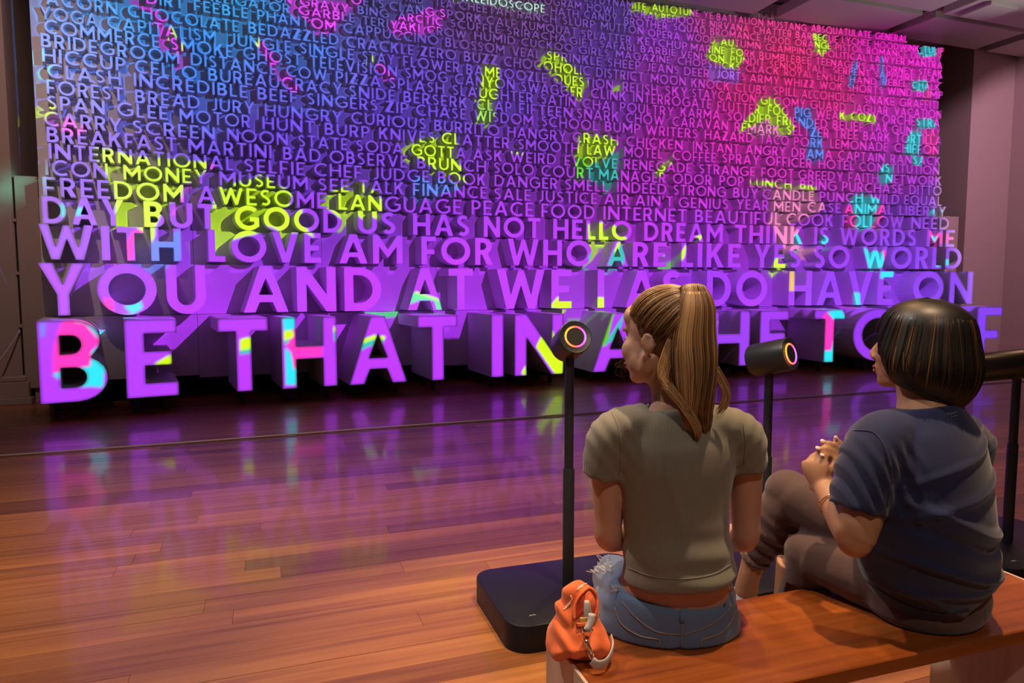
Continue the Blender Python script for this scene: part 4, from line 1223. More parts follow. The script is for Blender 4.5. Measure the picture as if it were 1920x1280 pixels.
class Head:
    def __init__(self, c, yaw_left, pitch=0.0, roll=0.0, s=1.0):
        # yaw_left: degrees the face is turned to the left of the camera's own direction
        self.c = Vector(c)
        self.R = Matrix.Rotation(-YAW + math.radians(yaw_left), 3, 'Z') @ Matrix.Rotation(math.radians(pitch), 3, 'X') @ Matrix.Rotation(math.radians(roll), 3, 'Y')
        self.s = s

    def P(self, x, y, z):
        return self.c + self.R @ Vector((x, y, z)) * self.s

    def E(self, c, r, rot=None):
        M = self.R @ rot if rot is not None else self.R
        return ellipsoid(self.P(*c), [q * self.s for q in r], M, 24, 16)

    def T(self, pts, sides=12, n=4):
        out = []
        for p in pts:
            q = self.P(*p[:3])
            out.append([q.x, q.y, q.z] + [k * self.s for k in p[3:]])
        return tube(out, sides, n, up=tuple(self.R @ Vector((0, 1, 0.1))))

    def parts(self):
        L = [self.E((0, -0.010, 0.030), (0.072, 0.094, 0.086)), self.E((0, 0.034, -0.025), (0.061, 0.060, 0.083)),
             self.E((0, 0.068, -0.092), (0.024, 0.022, 0.020)), self.E((0, 0.040, -0.070), (0.044, 0.050, 0.036)),
             self.E((0, 0.076, 0.026), (0.046, 0.016, 0.014)), self.E((0, 0.064, 0.055), (0.052, 0.030, 0.034)),
             self.T([(0, 0.086, 0.012, 0.007), (0, 0.099, -0.012, 0.009), (0, 0.105, -0.030, 0.011), (0, 0.094, -0.038, 0.012)]),
             self.E((0, 0.090, -0.060), (0.021, 0.011, 0.006)), self.E((0, 0.088, -0.072), (0.018, 0.011, 0.007))]
        for sg in (-1, 1):
            L.append(self.E((sg * 0.043, 0.040, -0.050), (0.022, 0.032, 0.034)))
            L.append(self.E((sg * 0.040, 0.062, -0.026), (0.025, 0.023, 0.030)))
            L.append(self.T([(sg * 0.054, 0.000, -0.030, 0.020), (sg * 0.047, 0.014, -0.062, 0.022), (sg * 0.028, 0.044, -0.082, 0.020), (0, 0.062, -0.090, 0.018)]))
            L.append(self.E((sg * 0.012, 0.098, -0.036), (0.008, 0.009, 0.007)))
            # ear: shell with rim and lobe
            ear = Matrix.Rotation(sg * math.radians(-18), 3, 'Z') @ Matrix.Rotation(math.radians(-12), 3, 'X')
            L.append(self.E((sg * 0.077, -0.010, -0.008), (0.007, 0.015, 0.026), ear))
            rim = []
            for i in range(12):
                t = math.radians(-35 + i * 225 / 11)
                rim.append((sg * 0.083, -0.012 - 0.015 * math.cos(t) * 1.0, -0.006 + 0.024 * math.sin(t), 0.0036))
            L.append(self.T(rim, 8, 2))
            L.append(self.E((sg * 0.076, -0.003, -0.034), (0.006, 0.008, 0.009)))
        return L

    def eyes(self, root, iris):
        for sg in (-1, 1):
            V, F = self.E((sg * 0.030, 0.0715, 0.002), (0.012, 0.012, 0.011))
            e = link('eye', mesh_from(V, F, smooth=True), M_eye, root)
            V, F = self.E((sg * 0.031, 0.0825, 0.002), (0.0055, 0.0022, 0.0055))
            link('iris', mesh_from(V, F, smooth=True), iris, e)
            V, F = self.T([(sg * 0.014, 0.090, 0.020, 0.002), (sg * 0.030, 0.090, 0.025, 0.0028), (sg * 0.046, 0.078, 0.021, 0.0015)], 8, 3)
            link('eyebrow', mesh_from(V, F, smooth=True), M_brow, root)
        V, F = self.E((0, 0.0965, -0.061), (0.019, 0.0055, 0.0048))
        V2, F2 = self.E((0, 0.0950, -0.071), (0.016, 0.0055, 0.0055))
        V, F = merge([(V, F), (V2, F2)])
        link('lips', mesh_from(V, F, smooth=True), M_lip, root)


def hand(w, f, n, thumb, curl=(25, 35, 25), spread=0.06, s=1.0, tips=None):
    """w wrist, f towards the fingers, n out of the palm side, thumb = +1/-1 side of f x n"""
    f = Vector(f).normalized()
    n = Vector(n)
    n = (n - n.dot(f) * f).normalized()
    sd = f.cross(n) * thumb
    w = Vector(w)
    L = []
    up = tuple(n)
    pal = []
    for t, ra, rb in ((-0.02, 0.025, 0.020), (0.005, 0.028, 0.018), (0.03, 0.036, 0.017), (0.06, 0.040, 0.015), (0.082, 0.038, 0.012)):
        p = w + f * t * s
        pal.append((p.x, p.y, p.z, ra * s, rb * s))
    L.append(tube(pal, 16, 3, up=up))
    for i, (off, ln, r) in enumerate(((0.028, 0.072, 0.0088), (0.0095, 0.080, 0.0092), (-0.0095, 0.074, 0.0088), (-0.027, 0.058, 0.0078))):
        d = (f + sd * off * spread * 20).normalized()
        p = w + (f * (0.066 - 0.012 * (i == 3)) + sd * off) * s
        pts = [(p.x, p.y, p.z, r * s)]
        a = 0.0
        q = p + d * 0.020 * s
        pts.append((q.x, q.y, q.z, r * 1.05 * s))
        for k, frac in enumerate((0.46, 0.31, 0.23)):
            a += math.radians(curl[k] + i * 2)
            q = q + (d * math.cos(a) + n * math.sin(a)) * ln * frac * s
            pts.append((q.x, q.y, q.z, r * (1.0, 0.93, 0.78)[k] * s))
        L.append(tube(pts, 10, 3, up=tuple(sd)))
        e = Vector(pts[-1][:3])
        dd = d * math.cos(a) + n * math.sin(a)
        nn = n * math.cos(a) - d * math.sin(a)
        L.append(ellipsoid(e, (r * 0.8 * s,) * 3, None, 10, 8))
        if tips is not None:
            tips.append((e - dd * 0.004 * s - nn * r * 0.66 * s, dd, nn, sd, r * s))
    t0 = w + (sd * 0.022 + f * 0.012) * s
    t1 = w + (sd * 0.046 + f * 0.040 + n * 0.012) * s
    t2 = t1 + (sd * 0.28 + f * 0.85 + n * 0.30).normalized() * 0.034 * s
    t3 = t2 + (sd * -0.05 + f * 0.85 + n * 0.45).normalized() * 0.026 * s
    L.append(tube([(*t0, 0.015 * s), (*t1, 0.0125 * s), (*t2, 0.0105 * s), (*t3, 0.0085 * s)], 10, 4, up=up))
    L.append(ellipsoid(t3, (0.0085 * s,) * 3, None, 10, 8))
    return L


def skin_mat(name, base):
    m = mat(name, base, 0.48, spec=0.4, sss=0.12)
    n = noise(m, 60, 3)
    set_base(m, mixc(m, base, tuple(min(1, q * 0.86) for q in base), n))
    bump(m, noise(m, 420, 2), 0.06, 0.001)
    return m


def cloth_mat(name, base, weave=900, rib=None, rough=0.85):
    m = mat(name, base, rough, sheen=0.25, spec=0.2)
    n = noise(m, 14, 4)
    set_base(m, mixc(m, tuple(q * 0.88 for q in base), tuple(min(1, q * 1.10) for q in base), n))
    if rib:
        tc = m.node_tree.nodes.new('ShaderNodeTexCoord')
        mp = m.node_tree.nodes.new('ShaderNodeMapping')
        mp.inputs['Rotation'].default_value = (0, 0, YAW)
        m.node_tree.links.new(tc.outputs['Object'], mp.inputs[0])
        wv = m.node_tree.nodes.new('ShaderNodeTexWave')
        wv.inputs['Scale'].default_value = rib
        m.node_tree.links.new(mp.outputs[0], wv.inputs[0])
        bump(m, wv.outputs[1], 0.35, 0.002)
    else:
        bump(m, noise(m, weave, 2), 0.15, 0.001)
    return m


def hair_mat(name, stops, rough=0.32):
    m = mat(name, stops[0][1], rough, spec=0.6)
    at = m.node_tree.nodes.new('ShaderNodeAttribute')
    at.attribute_name = 'strand'
    set_base(m, ramp(m, stops, at.outputs['Fac']))
    return m


def strands(name, paths, material, parent, sides=4):
    """paths: list of (points with radius, tone)"""
    V, F, A = [], [], []
    for pts, tone in paths:
        v, f = tube(pts, sides, 1, caps=True)
        o = len(V)
        V.extend(v)
        F.extend([tuple(i + o for i in q) for q in f])
        A.extend([tone] * len(f))
    me = mesh_from(V, F, name, True)
    at = me.attributes.new('strand', 'FLOAT', 'FACE')
    at.data.foreach_set('value', A)
    o = link(name, me, material, parent)
    o['kind'] = 'stuff'
    return o


def settle(me, z, soft=0.15):
    """flatten what would sink into the seat"""
    lo = min(v.co.z for v in me.vertices if v.co.z > 0.30)
    for v in me.vertices:
        c = v.co
        if c.z < z + 0.0 and c.z > z - 0.13 and BY0 - 0.03 < c.y < BY1 + 0.045 and BX0 < c.x < BX1:
            c.z = z + (c.z - z) * 0.004


class Snap:
    """lays seams on a garment: picture positions found on its surface"""
    def __init__(self, me):
        v = [q.co.copy() for q in me.vertices]
        self.t = BVHTree.FromPolygons(v, [tuple(p.vertices) for p in me.polygons])

    def at(self, x, y, lift=0.001):
        o = Vector((0, 0, 1.29))
        h = self.t.ray_cast(o, (px(x, y, 1.0) - o).normalized())
        if h[0] is None:
            h = self.t.find_nearest(px(x, y, 1.55))
        return h[0] + h[1] * lift, h[1]

    def seam(self, name, pts, r, material, parent, lift=0.0006):
        S = smooth_path([(x, y) for x, y in pts], 6)
        runs = [[]]
        for x, y in S:
            p, n = self.at(x, y, lift)
            if runs[-1] and (p - Vector(runs[-1][-1][:3])).length > 0.03:
                runs.append([])               # slipped past the garment's edge
            runs[-1].append((p.x, p.y, p.z, r))
        P = max(runs, key=len)
        if len(P) < 2:
            return None
        return link(name, mesh_from(*tube(P, 6, 1), smooth=True), material, parent)

    def patch(self, name, quad, material, parent, t=0.0025, n=8):
        """small sewn piece over a four-cornered area"""
        V, F = [], []
        for lift in (t, -0.001):
            for j in range(n + 1):
                for i in range(n + 1):
                    u, w = i / n, j / n
                    a = np.array(quad[0]) * (1 - u) + np.array(quad[1]) * u
                    b = np.array(quad[3]) * (1 - u) + np.array(quad[2]) * u
                    q = a * (1 - w) + b * w
                    p, nn = self.at(q[0], q[1], lift)
                    V.append(p)
        m = (n + 1) ** 2
        for j in range(n):
            for i in range(n):
                a = j * (n + 1) + i
                F.append((a, a + 1, a + n + 2, a + n + 1))
                F.append((m + a, m + a + n + 1, m + a + n + 2, m + a + 1))
        rim = [i for i in range(n + 1)] + [j * (n + 1) + n for j in range(1, n + 1)] + [n * (n + 1) + i for i in range(n - 1, -1, -1)] + [j * (n + 1) for j in range(n - 1, 0, -1)]
        for i in range(len(rim)):
            a, b = rim[i], rim[(i + 1) % len(rim)]
            F.append((a, m + a, m + b, b))
        return link(name, mesh_from(V, F, smooth=True), material, parent)


M_skin_a = skin_mat('skin_light', (0.58, 0.33, 0.23))
M_skin_b = skin_mat('skin_tan', (0.50, 0.26, 0.15))
M_eye = mat('eye_white', (0.75, 0.72, 0.70), 0.2)
M_iris = mat('iris_brown', (0.06, 0.03, 0.015), 0.2)
M_brow = mat('eyebrow_hair', (0.10, 0.055, 0.03), 0.6)
M_lip = mat('lip_pink', (0.50, 0.17, 0.14), 0.4)
M_nail = mat('pale_nail', (0.85, 0.62, 0.58), 0.25)
M_tee_a = cloth_mat('olive_grey_rib', (0.215, 0.195, 0.155), rib=95)
M_tee_b = cloth_mat('navy_cotton', (0.016, 0.021, 0.068))
M_jeans = cloth_mat('blue_denim', (0.105, 0.155, 0.265), 1400)
M_stitch = mat('denim_stitch', (0.24, 0.19, 0.16), 0.8)
M_fray = mat('white_fray', (0.75, 0.74, 0.70), 0.8)
M_pants = cloth_mat('brown_trousers', (0.090, 0.050, 0.047), 1200, rough=0.7)
M_leather = mat('tan_leather_patch', (0.28, 0.11, 0.03), 0.6)
M_shoe = mat('white_shoe', (0.45, 0.44, 0.42), 0.6)
M_gold = mat('gold', (0.85, 0.55, 0.18), 0.22, metal=1.0)
M_hair_a = hair_mat('blonde_hair', [(0.0, (0.095, 0.046, 0.020)), (0.35, (0.23, 0.120, 0.050)), (0.7, (0.44, 0.26, 0.115)), (1.0, (0.70, 0.48, 0.25))])
M_hair_b = hair_mat('dark_hair', [(0.0, (0.006, 0.004, 0.003)), (0.70, (0.014, 0.008, 0.005)), (0.84, (0.09, 0.038, 0.012)), (1.0, (0.34, 0.150, 0.048))], 0.28)
M_cap_a = mat('blonde_hair_under', (0.13, 0.06, 0.02), 0.5)
M_cap_b = mat('dark_hair_under', (0.006, 0.004, 0.003), 0.45)
# ------------------------------------------------------------ person with the ponytail
def person_a():
    base = px(1258, 1222, 1.52)
    root = thing('person', 'person with blonde ponytail in olive grey tee and blue jeans, seated left on the bench', 'person', (base.x, base.y, 0.45))
    inv = Vector((base.x, base.y, 0.45))
    hd = Head(px(1241, 636, 1.62), 46, -2, 0, 0.98)
    up = tuple(FWD)
    B = hd.parts()
    # neck and trunk
    B.append(tube([pxr(1240, 655, 1.625, 0.050, 0.052), pxr(1250, 700, 1.622, 0.048, 0.050), pxr(1262, 742, 1.610, 0.050, 0.050), pxr(1266, 775, 1.600, 0.070, 0.055), pxr(1266, 800, 1.595, 0.09, 0.06)], 20, 4, up))
    B.append(tube([pxr(1256, 1150, 1.650, 0.135, 0.080), pxr(1260, 1115, 1.635, 0.140, 0.086), pxr(1270, 1060, 1.612, 0.120, 0.082), pxr(1268, 985, 1.605, 0.116, 0.080), pxr(1264, 900, 1.610, 0.128, 0.088), pxr(1264, 830, 1.605, 0.140, 0.080), pxr(1265, 790, 1.600, 0.110, 0.06)], 28, 4, up))
    # arms with forearms resting on the lap, hands in front
    for sh, el, wr, hx in (((1139, 812, 1.60), (1141, 1005, 1.64), (1200, 1010, 1.86), 1), ((1399, 812, 1.605), (1398, 1005, 1.66), (1330, 1012, 1.88), -1)):
        s0, e0, w0 = px(*sh), px(*el), px(*wr)
        m1 = s0.lerp(e0, 0.5)
        B.append(tube([(*s0, 0.046), (*s0.lerp(e0, 0.25), 0.042), (*m1, 0.0385), (*s0.lerp(e0, 0.8), 0.035), (*e0, 0.034), (*e0.lerp(w0, 0.22), 0.036), (*e0.lerp(w0, 0.6), 0.030), (*w0, 0.024)], 16, 4, up))
        B += hand(w0, (w0 - e0) + cv(hx * 0.03, 0.02, -0.02), cv(0, 0.1, -1), hx, (15, 22, 18))
    # lower legs and feet
    for kn, an in (((1152, 1084, 1.92), (1160, 1225, 1.98)), ((1325, 1082, 1.95), (1318, 1225, 2.00))):
        k0, a0 = px(*kn), px(*an)
        a0.z = 0.09
        B.append(tube([(*k0, 0.05), (*k0.lerp(a0, 0.3), 0.052), (*k0.lerp(a0, 0.75), 0.036), (*a0, 0.032)], 14, 4, up))
    me = fuse(B, 0.0052, 7, 'person_skin')
    settle(me, 0.458)
    me.transform(Matrix.Translation(-inv))
    body = link('body', me, M_skin_a, root)
    root_eyes = len(bpy.data.objects)
    # clothes are built around the body
    kids = []
    T = [tube([pxr(1274, 1075, 1.606, 0.136, 0.102), pxr(1273, 1062, 1.604, 0.135, 0.101), pxr(1270, 1035, 1.602, 0.130, 0.096), pxr(1268, 985, 1.605, 0.125, 0.090), pxr(1266, 930, 1.608, 0.130, 0.094), pxr(1265, 870, 1.610, 0.143, 0.100), pxr(1265, 825, 1.606, 0.152, 0.092), pxr(1266, 798, 1.602, 0.140, 0.076), pxr(1266, 780, 1.602, 0.110, 0.066), pxr(1264, 766, 1.605, 0.070, 0.062)], 36, 4, up)]
    T.append(tube([pxr(1215, 784, 1.602, 0.035, 0.052), pxr(1170, 797, 1.602, 0.046, 0.060), pxr(1146, 820, 1.602, 0.056, 0.060), pxr(1134, 855, 1.606, 0.052, 0.056), pxr(1128, 890, 1.612, 0.047, 0.054)], 20, 4, up))
    T.append(tube([pxr(1315, 784, 1.602, 0.035, 0.052), pxr(1362, 797, 1.602, 0.046, 0.060), pxr(1390, 818, 1.604, 0.054, 0.058), pxr(1399, 848, 1.608, 0.048, 0.052), pxr(1402, 878, 1.614, 0.043, 0.048)], 20, 4, up))
    me = fuse(T, 0.007, 7, 'tee')
    R = np.array(((math.cos(YAW), -math.sin(YAW)), (math.sin(YAW), math.cos(YAW))))
    c0 = px(1266, 950, 1.6)

    def folds(co):
        x = (co[:, 0] - c0.x) * math.cos(YAW) - (co[:, 1] - c0.y) * math.sin(YAW)
        z = co[:, 2]
        low = np.clip((0.76 - z) / 0.16, 0, 1)
        w = 0.0055 * low * np.sin(z * 95 + 9 * x * np.sign(x) - 6 * x) * (0.6 + 0.4 * np.sin(x * 23))
        side = np.clip((np.abs(x) - 0.07) / 0.06, 0, 1) * np.clip((z - 0.78) / 0.1, 0, 1)
        w += 0.0012 * side * np.sin((z * 0.8 - np.abs(x) * 1.1) * 150)
        w += 0.0035 * np.exp(-((x + 0.035 + (z - 0.85) * 0.30) / 0.012) ** 2) * np.clip((z - 0.7) / 0.12, 0, 1)
        return w
    ripple(me, folds)
    tee_snap = Snap(me)
    kids.append(('tee', me, M_tee_a))
    J = [tube([pxr(1262, 1104, 1.625, 0.148, 0.095), pxr(1258, 1128, 1.630, 0.162, 0.106), pxr(1255, 1155, 1.638, 0.172, 0.116), pxr(1253, 1176, 1.645, 0.168, 0.118), pxr(1253, 1192, 1.650, 0.140, 0.108)], 32, 4, up)]
    for hip, kn, an in (((1196, 1155, 1.62), (1152, 1080, 1.93), (1160, 1225, 1.98)), ((1316, 1155, 1.63), (1325, 1080, 1.96), (1318, 1225, 2.00))):
        h0, k0, a0 = px(*hip), px(*kn), px(*an)
        a0.z = 0.10
        J.append(tube([(*h0, 0.088), (*h0.lerp(k0, 0.35), 0.084), (*h0.lerp(k0, 0.75), 0.070), (*k0, 0.066)], 20, 4, up=(0, 0, 1)))
        J.append(tube([(*(k0 + Vector((0, 0, 0.01))), 0.062), (*k0.lerp(a0, 0.3), 0.060), (*k0.lerp(a0, 0.9), 0.046), (*a0, 0.045)], 18, 4, up))
    me = fuse(J, 0.007, 6, 'jeans')

    def denim(co):
        x = (co[:, 0] - c0.x) * math.cos(YAW) - (co[:, 1] - c0.y) * math.sin(YAW)
        y = (co[:, 0] - c0.x) * math.sin(YAW) + (co[:, 1] - c0.y) * math.cos(YAW)
        z = co[:, 2]
        w = 0.004 * np.sin(z * 120 + x * 30 + y * 40) * np.clip((z - 0.46) / 0.05, 0, 1) * np.clip((y + 0.02) / 0.05, 0, 1)
        w -= 0.006 * np.exp(-((x + 0.002) / 0.010) ** 2) * np.clip((0.60 - z) / 0.05, 0, 1) * (y < 0)
        return w
    ripple(me, denim)
    settle(me, 0.453)
    jn = Snap(me)
    kids.append(('jeans', me, M_jeans))
    objs = {}
    for nm, m_, mt in kids:
        objs[nm] = link(nm, m_, mt, root)
        objs[nm].location = -inv
    def under(o, parent):
        # geometry was made in room coordinates
        o.parent = parent
        return o
    # seams, pockets, patch, waistband loops
    for pts in ([(1166, 1128), (1195, 1160), (1232, 1184), (1277, 1190)], [(1281, 1190), (1330, 1172), (1366, 1142), (1388, 1102)], [(1284, 1128), (1280, 1165), (1276, 1222)]):
        jn.seam('seam', pts, 0.0016, M_stitch, objs['jeans'])
    jn.seam('pocket', [(1152, 1138), (1166, 1170), (1200, 1192), (1237, 1200), (1226, 1220)], 0.0019, M_stitch, objs['jeans'])
    jn.seam('pocket', [(1318, 1219), (1316, 1200), (1352, 1186), (1374, 1158), (1382, 1126)], 0.0019, M_stitch, objs['jeans'])
    jn.seam('waistband_edge', [(1172, 1092), (1205, 1116), (1248, 1131), (1285, 1135), (1330, 1127), (1368, 1104), (1384, 1084)], 0.0022, M_stitch, objs['jeans'])
    jn.patch('belt_loop', [(1278, 1126), (1288, 1126), (1284, 1166), (1274, 1166)], M_jeans, objs['jeans'], 0.004, 4)
    jn.patch('leather_patch', [(1355, 1097), (1381, 1078), (1380, 1096), (1362, 1118)], M_leather, objs['jeans'], 0.0025, 6)
    # frayed rip on the left thigh
    P = []
    r = random.Random(5)
    for i in range(46):
        x, y = r.uniform(1112, 1150), r.uniform(1046, 1076)
        p, n = jn.at(x, y, 0.0)
        q = p + n * 0.008 + cv(r.uniform(-0.016, 0.006), 0, r.uniform(-0.006, 0.012))
        P.append(([(*p, 0.0011), (*p.lerp(q, 0.6), 0.0009), (*q, 0.0005)], 0.5))
    strands('frayed_threads', P, M_fray, objs['jeans'], 4)
    # neckband and hems
    nb = []
    for i in range(25):
        t = 2 * math.pi * i / 24
        c = px(1263, 769, 1.606)
        p = c + cv(0.064 * math.cos(t), 0.058 * math.sin(t), 0.006 * math.cos(t) - 0.018 * math.sin(t) * -1)
        nb.append((*p, 0.0055))
    link('neckband', mesh_from(*tube(nb, 8, 1), smooth=True), M_tee_a, objs['tee'])
    for pts in ([(1148, 772), (1160, 805), (1164, 850), (1160, 890)], [(1392, 790), (1398, 830), (1395, 868)], [(1178, 1064), (1222, 1080), (1280, 1085), (1335, 1077), (1370, 1058)]):
        tee_snap.seam('seam', pts, 0.0013, M_tee_a, objs['tee'])
    # eyes, brows and lips
    hd_objs0 = set(bpy.data.objects)
    hd.eyes(root, M_iris)
    for o in set(bpy.data.objects) - hd_objs0:
        if o.parent == root:
            o.location = -inv
    # shoes
    for an in ((1160, 1225, 1.98), (1318, 1225, 2.00)):
        a0 = px(*an)
        parts = [ellipsoid((a0.x, a0.y, 0.055), (0.042, 0.05, 0.050))]
        d = cv(-0.02 if an[0] < 1200 else 0.0, 1, 0).normalized()
        pts = [(*(Vector((a0.x, a0.y, 0.042)) + d * t), ra, rb) for t, ra, rb in ((-0.06, 0.030, 0.036), (-0.02, 0.038, 0.042), (0.06, 0.042, 0.038), (0.13, 0.046, 0.032), (0.17, 0.034, 0.026))]
        parts.append(tube(pts, 16, 4, up=(0, 0, 1)))
        sh = link('shoe', fuse(parts, 0.007, 4, 'shoe'), M_shoe, root)
        sh.location = -inv
    # hair: under layer, swept-back locks, ponytail
    V1 = hd.E((0, -0.020, 0.034), (0.0765, 0.0935, 0.0905))
    V2 = hd.E((0, -0.050, -0.012), (0.056, 0.056, 0.062))
    cap = link('hair_under_layer', fuse([V1, V2], 0.006, 5, 'hair'), M_cap_a, root)
    cap.location = -inv
    r = random.Random(11)
    knot = Vector((0.012, -0.078, 0.098))
    paths = []
    cpt = np.array((0, -0.016, 0.030))
    rad = np.array((0.0805, 0.0985, 0.0955))
    for i in range(950):
        a = r.uniform(-math.pi, math.pi)       # 0 = forehead
        ca = abs(a)
        if ca < 0.75:
            z = 0.068 - 0.012 * ca
        elif ca < 1.9:
            z = 0.059 - (ca - 0.75) * 0.042
        else:
            z = 0.010 - (ca - 1.9) * 0.062
        z += r.uniform(-0.004, 0.035)
        zz = min(max((z - cpt[2]) / rad[2], -0.97), 0.97)
        k = math.sqrt(1 - zz * zz)
        s0 = np.array((math.sin(a) * k, math.cos(a) * k, zz))
        if z < -0.03 and ca > 1.9:
            s0 = np.array((math.sin(a) * 0.70, math.cos(a) * 0.80, zz))
        kn = (np.array(knot) - cpt) / rad
        lift = r.uniform(0.985, 1.035)
        pts = []
        tone = min(1, max(0, r.gauss(0.42, 0.26) + (0.12 if z > 0.055 else -0.2)))
        wob = r.uniform(-0.05, 0.05)
        for j in range(11):
            t = j / 10
            q = s0 * (1 - t) + kn * t
            q = q / np.linalg.norm(q) * (np.linalg.norm(s0) * (1 - t) + 1.0 * t) * (lift + 0.03 * math.sin(t * math.pi))
            q[0] += wob * math.sin(t * math.pi)
            p = cpt + q * rad
            p = hd.P(*p)
            pts.append((*(p - inv), 0.0016 * (0.5 + 0.5 * math.sin(math.pi * min(1, t * 1.5 + 0.12)) if t < 0.6 else 1) * hd.s))
        paths.append((pts, tone))
    strands('swept_back_hair', paths, M_hair_a, root, 4)
    core = [(1266, 584, 1.622, 0.006), (1276, 556, 1.592, 0.016), (1300, 538, 1.548, 0.024), (1308, 572, 1.525, 0.040), (1304, 630, 1.515, 0.048), (1305, 690, 1.510, 0.052), (1304, 745, 1.515, 0.048), (1306, 790, 1.530, 0.030), (1308, 822, 1.540, 0.012)]
    paths = []
    C = smooth_path([(*px(x, y, d), w) for x, y, d, w in core], 5)
    n = len(C)
    for i in range(1300):
        ang = r.uniform(0, 2 * math.pi)
        rr = math.sqrt(r.uniform(0.0, 1.0))
        ox, oy = rr * math.cos(ang), rr * math.sin(ang)
        end = n - int(abs(r.gauss(0, 5)))
        end = max(22, min(n, end))
        ph, am = ox * 2.2 + r.uniform(-0.35, 0.35), r.uniform(0.4, 1.0)
        tone = min(1, max(0, 0.42 + 0.20 * math.sin(ang * 3 + rr * 2) + r.gauss(0, 0.24) - 0.15 * max(0, ox)))
        pts = []
        for j in range(end):
            c = C[j]
            t = j / (n - 1)
            w = c[3]
            wave = am * 0.013 * max(0, t - 0.45) / 0.55 * math.sin(t * 13 + ph)
            p = Vector(c[:3]) + cv(ox * w + wave, -abs(oy) * w * 0.65 + 0.25 * w, 0.3 * oy * w * (1 if t < 0.3 else 0))
            taper = min(1.0, 0.2 + j * 0.3) if j < end - 6 else max(0.15, (end - 1 - j) / 6)
            pts.append((*(p - inv), 0.00135 * taper))
        paths.append((pts, tone))
    # loose curls at both sides
    for pl, k in (([(1262, 640, 1.53), (1246, 680, 1.52), (1241, 708, 1.515), (1256, 735, 1.512), (1276, 765, 1.515), (1285, 795, 1.52)], 46),
                  ([(1338, 690, 1.53), (1352, 712, 1.53), (1362, 735, 1.53), (1358, 756, 1.535), (1346, 772, 1.54)], 26),
                  ([(1252, 722, 1.515), (1270, 742, 1.508), (1292, 772, 1.505), (1308, 800, 1.51), (1310, 818, 1.515)], 46)):
        D = smooth_path([tuple(px(*q)) for q in pl], 5)
        for i in range(k):
            dx, dz, tone = r.gauss(0, 0.006), r.gauss(0, 0.004), min(1, max(0, r.gauss(0.55, 0.18)))
            pts = []
            for j in range(len(D)):
                t = j / (len(D) - 1)
                p = Vector(D[j]) + cv(dx * (1 - 0.4 * t), r.uniform(-0.0005, 0.0005), dz)
                pts.append((*(p - inv), 0.0018 * (1 if t < 0.8 else max(0.2, (1 - t) / 0.2))))
            paths.append((pts, tone))
    strands('ponytail', paths, M_hair_a, root, 4)
    # flyaway wisps by the left cheek
    paths = []
    for i in range(10):
        p0 = px(1190 + r.uniform(-6, 6), 655 + r.uniform(-10, 20), 1.70)
        pts = [p0, p0 + cv(-0.02, 0, -0.02 + r.uniform(-.01, .01)), p0 + cv(-0.035 + r.uniform(-.01, .01), 0, -0.045), p0 + cv(-0.018, 0, -0.06 + r.uniform(-.012, .006))]
        S = smooth_path([tuple(q - inv) for q in pts], 5)
        paths.append(([(*q, 0.00035) for q in S], 0.2))
    strands('loose_wisps', paths, M_hair_a, root, 3)
    # children made in room coordinates follow the garments, which already carry the offset
    return root


person_a()
